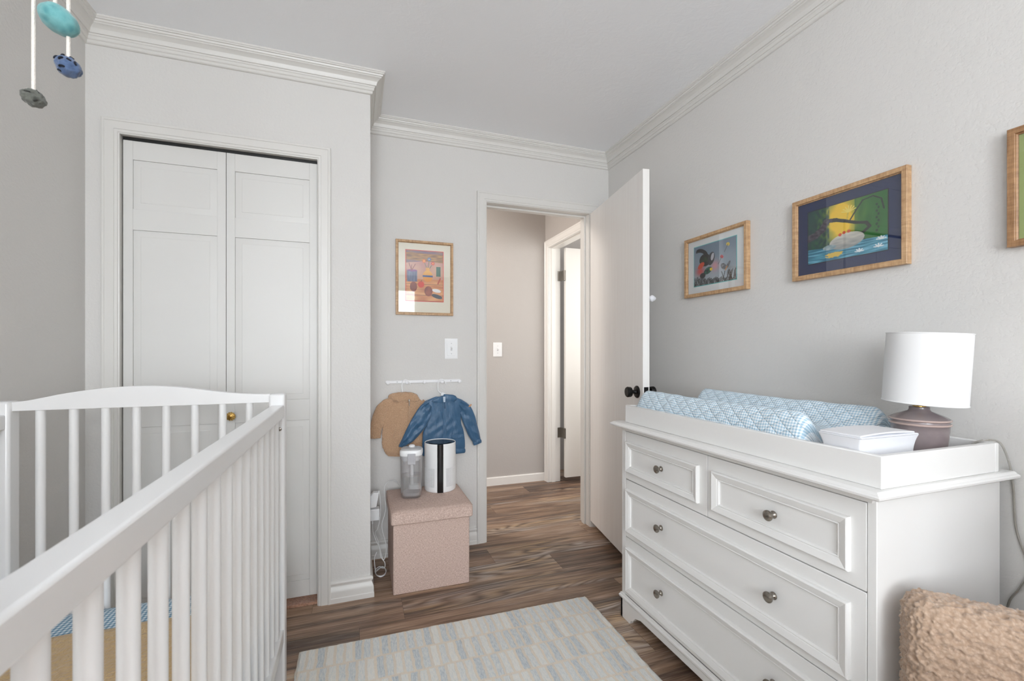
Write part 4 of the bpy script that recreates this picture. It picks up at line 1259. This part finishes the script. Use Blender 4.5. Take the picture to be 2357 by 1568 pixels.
def art_pond(u, v):
    g = math.exp(-((u - .45) / .20) ** 2 - ((v - .72) / .42) ** 2)
    c = mixc((18, 76, 70), (36, 112, 44), u * 1.2 + nz(u, v, 4) * .5)
    c = mixc(c, (250, 206, 40), g * 1.5 + nz(u, v, 9) * .25 * g)
    if u > .62: c = mixc(c, (34, 100, 40), .6 + nz(u, v * .3, 14) * .8)
    if u < .3: c = mixc(c, (14, 60, 62), .6 + nz(u * 2, v, 12))
    if .50 < v and seg(u, v, .52, .62, .56, .92) < .006 + .01 * abs(nz(u, v, 20)): c = (222, 190, 60)
    for k in range(7):
        a = R(20 + k * 24)
        if seg(u, v, .55, .80, .55 + .09 * math.cos(a), .80 + .11 * math.sin(a)) < .008: c = (248, 224, 110)
    if v < .26 + .02 * nz(u, v, 6):
        c = mixc((20, 110, 140), (120, 190, 214), .45 + nz(u * .5, v * 4, 9) * 1.3 + (u - .5) * .5)
        if ell(u, v, .36, .09, .11, .05) < 1 + nz(u, v, 30): c = (224, 190, 70)
    # overhanging branch
    pts = [(-.02, .48, .07), (.10, .52, .07), (.20, .60, .055), (.26, .74, .045), (.38, .72, .035), (.50, .66, .03), (.64, .58, .026), (.76, .54, .026), (.80, .46, .024), (.72, .38, .022), (.62, .40, .018), (.64, .32, .014), (.74, .26, .008)]
    for p, q in zip(pts, pts[1:]):
        if seg(u, v, p[0], p[1], q[0], q[1]) < (p[2] + q[2]) * .45: c = mixc((54, 48, 62), (96, 90, 104), .4 + nz(u * 2, v * 2, 12)) if u < .34 else (38, 44, 42)
    for p, q in zip([(.56, .64), (.64, .80), (.72, .94), (.84, .96), (.93, .88)], [(.64, .80), (.72, .94), (.84, .96), (.93, .88), (.96, .70)]):
        if seg(u, v, *p, *q) < .010: c = (30, 44, 40)
    for k in range(9):
        if ell(u, v, .88 + .02 * (k % 2), .80 - k * .055, .014, .022) < 1: c = (22, 60, 40)
    # smooth pale boulder in the water with a few red blossoms
    if ell(u, v, .52, .30, .22, .14, .12) < 1: c = mixc((150, 152, 150), (214, 212, 200), (v - .18) * 4 + nz(u, v * 3, 9) * .4)
    if ell(u, v, .30, .24, .09, .045) < 1: c = mixc((120, 150, 160), (170, 186, 190), .5 + nz(u, v, 20))
    for (a, b_) in ((.44, .43), (.49, .455), (.55, .46)):
        if ell(u, v, a, b_, .022, .028) < 1: c = (222, 84, 44)
    for (a, b_) in ((.68, .06), (.93, .20), (.90, .08)):
        for k in range(5):
            an = R(10 + k * 40)
            if seg(u, v, a, b_, a + .05 * math.cos(an), b_ + .05 * math.sin(an)) < .009: c = (236, 242, 244)
    return c
def art_meadow(u, v):
    c = mixc((178, 188, 196), (112, 132, 152), v + nz(u, v, 3) * .2)
    c = mixc(c, (226, 150, 160), .8 * math.exp(-((u - .52) / .09) ** 2 - ((v - .42) / .12) ** 2))
    c = mixc(c, (210, 64, 60), .9 * math.exp(-((u - .16) / .10) ** 2 - ((v - .36) / .10) ** 2))
    for k in range(70):
        x0 = (k * .618) % 1; h_ = .07 + .26 * ((k * .377) % 1) * (.5 + .5 * abs(x0 - .4)); ln = .08 * math.sin(k * 2.1)
        if seg(u, v, x0, -.02, x0 + ln, h_) < .008: c = (46, 48, 50) if k % 3 else (96, 98, 100)
    # dark orchid-like bloom with green, orange and yellow
    if ell(u, v, .20, .80, .18, .10, -.7) < 1 and ell(u, v, .15, .73, .15, .10, -.6) > 1: c = (26, 26, 30)
    if ell(u, v, .28, .62, .14, .16, .3) < 1: c = mixc((24, 26, 28), (52, 96, 44), .2 + nz(u, v, 9))
    if ell(u, v, .43, .62, .08, .16, -.2) < 1: c = (54, 54, 60)
    if ell(u, v, .46, .66, .035, .09, -.2) < 1: c = (196, 196, 202)
    if ell(u, v, .18, .50, .10, .06, .8) < 1: c = (206, 72, 36)
    if ell(u, v, .35, .34, .11, .075, .6) < 1: c = (34, 106, 86) if nz(u, v, 22) > 0 else (20, 40, 40)
    if ell(u, v, .43, .36, .035, .04) < 1: c = (240, 206, 40)
    if ell(u, v, .22, .24, .07, .07, 1) < 1: c = (28, 30, 32)
    # butterfly and two tiny winged seeds
    if ell(u, v, .72, .36, .055, .085, .5) < 1 or ell(u, v, .82, .37, .03, .10, -.5) < 1: c = mixc((70, 72, 78), (120, 122, 128), .5 + nz(u, v, 25))
    if seg(u, v, .76, .26, .80, .34) < .012: c = (196, 130, 60)
    for (a, b_, cc) in ((.68, .60, (190, 44, 54)), (.82, .86, (224, 196, 60))):
        if ell(u, v, a, b_, .035, .045, .6) < 1: c = cc
        if seg(u, v, a, b_, a - .08, b_ - .16) < .007: c = (90, 96, 96)
    return c
def make_print(name, P, w_, h_, fn, parent, nx):
    # P(a, b): point at a across (0..1) and b up (0..1)
    ny = int(nx * h_ / w_)
    vs = [P(i / nx, j / ny) for j in range(ny + 1) for i in range(nx + 1)]
    fs = [(j * (nx + 1) + i, j * (nx + 1) + i + 1, (j + 1) * (nx + 1) + i + 1, (j + 1) * (nx + 1) + i) for j in range(ny) for i in range(nx)]
    me = bpy.data.meshes.new(name); me.from_pydata(vs, [], fs)
    ca = me.color_attributes.new('ink', 'FLOAT_COLOR', 'POINT')
    for j in range(ny + 1):
        for i in range(nx + 1):
            ca.data[j * (nx + 1) + i].color = (*lin(fn(i / nx, j / ny)), 1)
    me.materials.append(M['print'])
    o = bpy.data.objects.new(name, me); sc.collection.objects.link(o); o.parent = parent
    return o
def picture(label, wall, a0, a1, z0, z1, pr_, fw, depth, frame, mat_, art, border, bw, nx=150):
    """wall 'back': a is x on y=YB; 'right': a is y on x=XR, running towards the camera"""
    if wall == 'back':
        org = ((a0 + a1) / 2, YB, (z0 + z1) / 2)
        def Q(a, dd, z): return (a - org[0], YB - dd - org[1], z - org[2])
        up = Vector((0, -1, 0)); cor = [(a0, z0), (a1, z0), (a1, z1), (a0, z1)]
    else:
        org = (XR, (a0 + a1) / 2, (z0 + z1) / 2)
        def Q(a, dd, z): return (XR - dd - org[0], a - org[1], z - org[2])
        up = Vector((-1, 0, 0)); cor = [(a1, z0), (a0, z0), (a0, z1), (a1, z1)]
    o = thing('framed_picture', label, 'picture', org)
    path = [Q(a, .0005, z) for a, z in cor]
    e = Vector(path[1]) - Vector(path[0]); side = up.cross(e.normalized())
    sg = 1 if side.z > 0 else -1
    prof = [(0, 0), (0, depth - .001), (.001, depth), (fw - .001, depth), (fw, depth - .001), (fw, depth - .006), (fw + .003, depth - .008), (fw + .003, 0)]
    MB().sweep(path, [(a * sg, b_) for a, b_ in prof], up, closed=True).build('frame', frame, o, sharp=20)
    def slab(name, A0, A1, Z0, Z1, d0, d1, mt_):
        vs = [Q(A0, d0, Z0), Q(A1, d0, Z0), Q(A1, d0, Z1), Q(A0, d0, Z1), Q(A0, d1, Z0), Q(A1, d1, Z0), Q(A1, d1, Z1), Q(A0, d1, Z1)]
        return MB().add(vs, [(0, 1, 2, 3), (4, 5, 6, 7), (0, 1, 5, 4), (1, 2, 6, 5), (2, 3, 7, 6), (3, 0, 4, 7)]).build(name, mt_, o, smooth=False)
    slab('mat_board', a0 + fw - .002, a1 - fw + .002, z0 + fw - .002, z1 - fw + .002, .001, depth - .0115, mat_)
    if art:
        p0, p1, q0, q1 = pr_
        slab('print_border', p0 - bw, p1 + bw, q0 - bw, q1 + bw, depth - .0112, depth - .0106, border)
        fn = art if wall == 'back' else (lambda u, v: art(1 - u, v))
        make_print('print', lambda u, v: Q(p0 + (p1 - p0) * u, depth - .0102, q0 + (q1 - q0) * v), p1 - p0, q1 - q0, fn, o, nx)
    slab('glass', a0 + fw - .001, a1 - fw + .001, z0 + fw - .001, z1 - fw + .001, depth - .0085, depth - .0075, M['glass'])
    return o
picture('upright oak-framed workshop still life with a cream mat and red edge, above the light switch', 'back', .208, .534, 1.355, 1.779, (.265, .476, 1.436, 1.723), .0125, .018, M['oak'], M['mat_cream'], art_workshop, M['red'], .0035, 150)
picture('small oak-framed meadow picture with a white mat and teal edge, nearest the open door', 'right', 1.450, 1.829, 1.414, 1.705, (1.513, 1.770, 1.466, 1.656), .0145, .022, M['oak'], M['mat_white'], art_meadow, M['teal'], .003, 170)
picture('oak-framed jungle pond picture with a navy mat, the largest over the dresser', 'right', .868, 1.241, 1.413, 1.711, (.925, 1.185, 1.468, 1.658), .0150, .022, M['oak'], M['mat_navy'], art_pond, M['blackline'], .0025, 210)
picture('brown oak-framed picture with a green mat, cut off at the right edge', 'right', .270, .651, 1.413, 1.711, None, .0150, .022, M['oak_dark'], M['mat_green'], None, None, 0)

# ------------------------------------------------------------------ dresser
DO = (1.33, 1.16, 0)
dr = thing('dresser', 'white four-drawer dresser with framed fronts and round pewter knobs, along the right wall', 'dresser', DO)
def dresser():
    m = M['furn']
    FX, BX, Y0, Y1 = 1.09, 1.560, .663, 1.665
    b = MB()
    t_ = .020
    b.box(FX, BX, Y0, Y0 + t_, .02, .822); b.box(FX, BX, Y1 - t_ - .004, Y1, .02, .822)
    b.box(FX + .004, BX, Y0 + t_, Y1 - .024, .808, .822)
    b.box(FX + .02, BX, Y0 + t_, Y1 - .024, .085, .103)
    b.box(BX - .006, BX, Y0 + t_, Y1 - .024, .103, .808)
    b.build('body', m, dr, DO, bevel=.0015)
    # skirt with bracket feet (front) : polygon in y,z
    poly = [(Y0 - .004, .0), (Y0 - .004, .090), (Y1 + .004, .090), (Y1 + .004, 0)]
    def foot(s, y):
        return [(y + s * 0, .0)]
    ar = []
    for k in range(7): a = R(90 * k / 6); ar.append((1.600 - .0 - .012 * 0 - .052 * math.sin(a) * 1.0, .020 + .036 * (1 - math.cos(a)) + (0 if k else 0)))
    poly = [(1.669, 0), (1.669, .090), (.659, .090), (.659, 0), (.725, 0), (.735, .018), (.745, .020), (.765, .042), (.800, .054), (1.528, .054), (1.563, .042), (1.583, .020), (1.593, .018), (1.603, 0)]
    MB().prism(poly, 'x', FX - .004, FX + .014).build('skirt', m, dr, DO, bevel=.0015)
    side = [(FX - .004, 0), (FX - .004, .09), (BX, .09), (BX, 0), (BX - .07, 0), (BX - .09, .02), (BX - .13, .054), (FX + .13, .054), (FX + .09, .02), (FX + .07, 0)]
    for ya in (Y0 - .004, Y1 - .010):
        MB().prism(side, 'y', ya, ya + .014).build('side_skirt', m, dr, DO, bevel=.0015)
    prof = [(0, .084), (-.008, .084), (-.010, .088), (-.010, .094), (-.006, .098), (-.005, .103), (0, .105)]
    up = Vector((0, 0, 1))
    path = [(BX, Y1, 0), (FX, Y1, 0), (FX, Y0, 0), (BX, Y0, 0)]
    t0 = Vector((-1, 0, 0)); sd = up.cross(t0); sg = 1 if sd.y < 0 else -1
    MB().sweep(path, [(a * sg, c_) for a, c_ in prof], up).build('base_moulding', m, dr, DO, sharp=20)
    for yy in (.70, 1.635):
        MB().lathe([(.010, 0), (.010, .004), (.004, .006), (.004, .02)], (FX + .03, yy, 0), 'z', 16).build('foot_glide', M['steel'], dr, DO)
    # moulded top
    lv = [(.012, .810), (.009, .814), (.006, .820), (-.010, .824), (-.020, .827), (-.026, .831), (-.027, .836), (-.024, .839), (-.021, .840), (-.018, .8435), (-.015, .845)]
    rings = []
    for ins, z in lv:
        xa, ya, yb = FX - .018 + ins, Y0 - .005 + ins, Y1 + .001 - ins
        rings.append([(xa, ya, z), (1.575, ya, z), (1.575, yb, z), (xa, yb, z)])
    MB().loft(rings).build('top', m, dr, DO, sharp=25)
    def knob(y, z, par):
        MB().lathe([(.0105, 0), (.0105, .002), (.008, .004), (.0055, .007), (.005, .013), (.008, .016), (.0135, .0185), (.0150, .0215), (.0145, .0245), (.0125, .0255), (.011, .0275), (.006, .029), (0, .0292)], (FX - .0005, y, z), '-x', 28).build('knob', M['pewter'], par, DO, sharp=50)
    def drawer(y0, y1, z0, z1, fy0, fy1, fz0, fz1, knobs):
        b = MB().box(FX, FX + .016, y0 + .0012, y1 - .0012, z0 + .0012, z1 - .0012)
        d_ = b.build('drawer', m, dr, DO, bevel=.001)
        MB().box(FX + .018, BX - .03, y0 + .01, y1 - .01, z0 + .01, z1 - .02).build('drawer_box', m, d_, DO)
        # picture-frame moulding: a runs inwards from the outer edge
        prof = [(0, 0), (0, .010), (.002, .0125), (.004, .0135), (.020, .0085), (.022, .0060), (.0245, .0075), (.0265, .0060), (.0275, 0)]
        up_ = Vector((-1, 0, 0))
        path = [(FX, fy1, fz0), (FX, fy0, fz0), (FX, fy0, fz1), (FX, fy1, fz1)]
        e_ = (Vector(path[1]) - Vector(path[0])).normalized(); s_ = up_.cross(e_); sg_ = 1 if s_.z > 0 else -1
        MB().sweep(path, [(a * sg_, c_) for a, c_ in prof], up_, closed=True).build('frame_moulding', m, d_, DO, sharp=20)
        for (ky, kz_) in knobs: knob(ky, kz_, d_)
    drawer(1.1675, 1.641, .603, .807, 1.203, 1.625, .637, .765, [(1.402, .703)])
    drawer(.683, 1.1675, .603, .807, .718, 1.141, .635, .763, [(.921, .697)])
    drawer(.683, 1.641, .357, .602, .718, 1.625, .383, .563, [(1.402, .4795), (.921, .4725)])
    drawer(.683, 1.641, .106, .356, .718, 1.625, .128, .315, [(1.402, .2325), (.921, .2300)])
dresser()

# changing tray on the dresser
TO = (1.31, 1.145, .845)
ty = thing('changing_tray', 'white wooden changing tray on top of the dresser', 'changing tray', TO)
xa, xb, ya, yb, za, zb = 1.088, 1.530, .652, 1.638, .8452, .918
w_ = .016
m = M['furn']
for nm, (a, c_, d_, e_) in {'side_board': (xa, xa + w_, ya, yb), 'side_board.': (xb - w_, xb, ya, yb), 'end_board': (xa + w_, xb - w_, ya, ya + w_), 'end_board.': (xa + w_, xb - w_, yb - w_, yb)}.items():
    MB().box(a, c_, d_, e_, za, zb).build(nm.strip('.'), m, ty, TO, bevel=.002)
MB().box(xa + w_, xb - w_, ya + w_, yb - w_, za + .002, za + .010).build('bottom_panel', m, ty, TO)

# changing pad : lofted along y, contoured section
def pad():
    y0, y1 = .855, 1.612
    n = 60; rings = []
    x0, x1 = 1.108, 1.510
    zb_ = .8562
    for i in range(n + 1):
        s = i / n
        y = y0 + (y1 - y0) * s
        e = min(s, 1 - s) / .055
        e = 1 if e > 1 else math.sqrt(max(0, 1 - (1 - e) ** 2))
        e2 = .25 + .75 * e
        # section: outline from bottom left round over the top
        W_ = x1 - x0; pts = []
        m_ = 64
        top = []
        for k in range(m_ + 1):
            f = k / m_
            ridge = math.exp(-((f - .12) / .105) ** 2) + math.exp(-((f - .88) / .105) ** 2)
            edge = min(f, 1 - f) / .07
            edge = 1 if edge > 1 else math.sqrt(max(0, 1 - (1 - edge) ** 2))
            zz = zb_ + (.052 + .075 * ridge * (.98 + .02 * math.sin(y * 9))) * edge * e2
            xx = x0 + W_ * f
            top.append((xx, zz))
        top = [(x0 + .002, zb_), (x0 - .001, zb_ + .012 * e2)] + top[1:-1] + [(x1 + .001, zb_ + .012 * e2), (x1 - .002, zb_)]
        # arc length
        u = 0; ring = []
        prev = None
        for p in top:
            if prev: u += math.hypot(p[0] - prev[0], p[1] - prev[1])
            q = nz(p[0], y, 14) * .0025 + .0018 * math.sin(y * 70 + p[0] * 20) * math.exp(-((p[0] - x0) / .05) ** 2)
            ring.append(((p[0], y, p[1] + (q if p[1] > zb_ + .02 else 0)), (u, y)))
            prev = p
        # underside back to the start
        for k in range(1, 5):
            f = k / 5; ring.append(((x1 - .002 - (W_ - .004) * f, y, zb_), (u + W_ * f, y)))
        ring.append((ring[0][0], (u + W_, y)))
        rings.append(ring)
    o = uv_build(rings, 'changing_pad', M['ging_pad'])
    tag(o, 'contoured changing pad in a quilted blue and white gingham cover, lying in the tray', 'changing pad')
pad()

# white folded stack in the near corner of the tray
def stack():
    c0 = (1.212, .757, .8555)
    o = thing('cloth_stack', 'white block of folded cloths with inward-curved sides in the near corner of the tray', 'cloth stack', c0)
    hw, hd = .106, .052
    rings = []
    H_ = .088
    for k in range(15):
        f = k / 14
        flare = .004 + .008 * (abs(f - .38) / .62) ** 2.4
        rings.append(rect_ring(c0[0] - hw + .012 - flare, c0[0] + hw - .012 + flare, c0[1] - hd + .012 - flare, c0[1] + hd - .012 + flare, c0[2] + H_ * f, .006, 4))
    MB().loft(rings).build('stack_body', M['paper'], o, c0)
    # folded top sheets, slightly bowed
    def sheet(nm, x0, x1, y0, y1, z, th, bow):
        nx = 24; R_ = []
        for i in range(nx + 1):
            f = i / nx; x = x0 + (x1 - x0) * f
            zz = z + bow * math.sin(PI * f)
            rr = []
            for (yy, dz) in ((y0 + .002, 0), (y0, th * .5), (y0 + .002, th), (y1 - .002, th), (y1, th * .5), (y1 - .002, 0)):
                rr.append((x, yy, zz + dz))
            R_.append(rr)
        MB().loft(R_).build(nm, M['paper'], o, c0, bevel=.0008)
    sheet('folded_sheet', c0[0] - hw + .002, c0[0] + hw - .004, c0[1] - hd, c0[1] + hd, c0[2] + H_ + .0003, .0028, .0)
    sheet('folded_sheet', c0[0] - hw + .004, c0[0] + hw - .012, c0[1] - hd + .004, c0[1] + hd - .002, c0[2] + H_ + .0034, .0042, .0035)
stack()

# table lamp, small, shade slightly askew
LC = (1.425, .764, .8555)
lp = thing('table_lamp', 'small table lamp with a grey ceramic base and tilted white drum shade, in the tray', 'lamp', LC)
MB().lathe([(.0, 0), (.046, 0), (.049, .004), (.0535, .03), (.0575, .06), (.0600, .085), (.0605, .098), (.0628, .100), (.0628, .103), (.0605, .105), (.0605, .109), (.0630, .111), (.0630, .1145), (.0600, .117), (.052, .122), (.036, .129), (.024, .134), (.0215, .139), (.0215, .145), (.0190, .146), (.0, .146)], LC, 'z', 64).build('lamp_base', M['glaze'], lp, LC, sharp=50)
for zz in (.1015, .1128):
    MB().lathe([((.0612 + .0032 * math.cos(2 * PI * k / 8)), zz + .0028 * math.sin(2 * PI * k / 8)) for k in range(8)], LC, 'z', 64, closed=True).build('glaze_ridge', M['glaze_ridge'], lp, LC)
MB().lathe([(.0, .1455), (.014, .1455), (.014, .148), (.006, .149), (.006, .175), (.010, .177), (.010, .20), (.0, .20)], LC, 'z', 28).build('lamp_neck', M['brass'], lp, LC)
SR, SH0, SH1 = .0865, .156, .342
sh = MB().lathe([(SR, SH0), (SR, SH1), (SR - .0015, SH1), (SR - .0015, SH0)], (0, 0, 0), 'z', 72, closed=True).build('lamp_shade', M['shade'], lp)
hb = MB().lathe([(.0, SH0 + .030), (.005, SH0 + .030), (.005, SH1 - .008), (.0, SH1 - .008)], (0, 0, 0), 'z', 12)
for a in (0, 120, 240):
    hb.tube([(0, 0, SH1 - .012), (SR * .97 * math.cos(R(a)), SR * .97 * math.sin(R(a)), SH1 - .012)], .0016, 6)
hb.build('shade_spider', M['brass'], sh)
for zz in (SH0 + .0015, SH1 - .0015):
    MB().lathe([(SR + .0004 + .0011 * math.cos(2 * PI * k / 6), zz + .0015 * math.sin(2 * PI * k / 6)) for k in range(6)], (0, 0, 0), 'z', 72, closed=True).build('shade_rim', M['shade'], sh)
view = Vector((LC[0], LC[1], 0)).normalized()
sh.rotation_mode = 'QUATERNION'
from mathutils import Quaternion
sh.rotation_quaternion = Quaternion(view, R(3.0))
p = lerp_path([(1.470, .730, .862), (1.485, .705, .885), (1.500, .683, .915), (1.520, .664, .924), (1.538, .655, .918), (1.556, .652, .895), (1.576, .650, .850), (1.579, .646, .80), (1.579, .641, .70), (1.578, .622, .63), (1.578, .618, .60), (1.578, .635, .55), (1.578, .655, .50), (1.578, .66, .40), (1.562, .648, .10)], 6)
MB().tube([(a.x - LC[0], a.y - LC[1], a.z - LC[2]) for a in p], .0026, 8).build('power_cord', M['clear_cord'], lp)

# ------------------------------------------------------------------ boucle armchair at the lower right
def armchair():
    # local frame: +y forward, +x the chair's right
    tip = Vector((1.060, .590, 0)); back = Vector((.115, -.150, 0)).normalized()    # runs from the arm tip to the back
    fwd = -back; right = Vector((fwd.y, -fwd.x, 0))
    aw, al, W_ = .115, .66, .70
    org = tip + back * (al / 2) + right * (aw) - right * (W_ / 2)
    rz = math.atan2(fwd.y, fwd.x) - PI / 2
    o = thing('armchair', 'beige boucle armchair in the lower right corner, one arm beside the dresser', 'armchair', (org.x, org.y, 0), rz)
    def soft(nm, x0, x1, y0, y1, z0, z1, bev, vox, amp, pos_fn=None):
        bm = bmesh.new()
        bmesh.ops.create_cube(bm, size=1)
        for v in bm.verts:
            v.co = Vector(((x0 + x1) / 2 + v.co.x * (x1 - x0), (y0 + y1) / 2 + v.co.y * (y1 - y0), (z0 + z1) / 2 + v.co.z * (z1 - z0)))
        bmesh.ops.bevel(bm, geom=bm.edges[:], offset=bev, segments=5, profile=.5, affect='EDGES')
        if pos_fn:
            for v in bm.verts: v.co = pos_fn(v.co)
        me = bpy.data.meshes.new(nm); bm.to_mesh(me); bm.free()
        me.materials.append(M['boucle'])
        a = bpy.data.objects.new(nm, me); sc.collection.objects.link(a); a.parent = o
        r = a.modifiers.new('remesh', 'REMESH'); r.mode = 'VOXEL'; r.voxel_size = vox; r.use_smooth_shade = True
        tx = bpy.data.textures.new('boucle_curl', 'CLOUDS'); tx.noise_scale = .011; tx.noise_depth = 2
        dm = a.modifiers.new('curl', 'DISPLACE'); dm.texture = tx; dm.strength = amp; dm.mid_level = .5; dm.texture_coords = 'LOCAL'
        tx2 = bpy.data.textures.new('boucle_nub', 'VORONOI'); tx2.noise_scale = .009; tx2.noise_intensity = 1.2
        dm2 = a.modifiers.new('nub', 'DISPLACE'); dm2.texture = tx2; dm2.strength = -amp * .55; dm2.mid_level = .3; dm2.texture_coords = 'LOCAL'
        return a
    hx_ = W_ / 2
    def slope(v):
        # arm top falls a little from the back to the tip
        return v
    soft('arm', hx_ - aw, hx_, -al / 2, al / 2, .06, .640, .042, .0030, .012)
    soft('arm', -hx_, -hx_ + aw, -al / 2, al / 2, .06, .640, .030, .008, .010)
    soft('backrest', -hx_ + aw + .004, hx_ - aw - .004, -al / 2 - .02, -al / 2 + .13, .06, 1.0, .04, .008, .010)
    soft('seat_cushion', -hx_ + aw + .006, hx_ - aw - .006, -al / 2 + .14, al / 2 + .01, .26, .43, .03, .008, .010)
    for (sx, sy) in ((1, 1), (-1, 1), (1, -1), (-1, -1)):
        MB().cyl((sx * (hx_ - .05), sy * (al / 2 - .05), 0), (sx * (hx_ - .055), sy * (al / 2 - .055), .075), .014, .020, 16).build('leg', M['hoop'], o)
armchair()

# made-up uplighter around the upward fill light, out of view
fl = thing('added_uplighter', 'tall steel uplighter, added out of view to bounce light off the ceiling', 'lamp', (-0.70, -2.10, 0))
MB().lathe([(0, 0), (.12, 0), (.12, .012), (.02, .022), (.0, .022)], (0, 0, 0), 'z', 40).build('base', M['steel'], fl)
MB().cyl((0, 0, .02), (0, 0, 1.70), .011, n=20).build('pole', M['steel'], fl)
MB().lathe([(.02, 1.69), (.08, 1.71), (.145, 1.77), (.155, 1.80), (.152, 1.80), (.141, 1.773), (.078, 1.715), (.0, 1.70)], (0, 0, 0), 'z', 48).build('bowl_shade', M['white_metal'], fl)
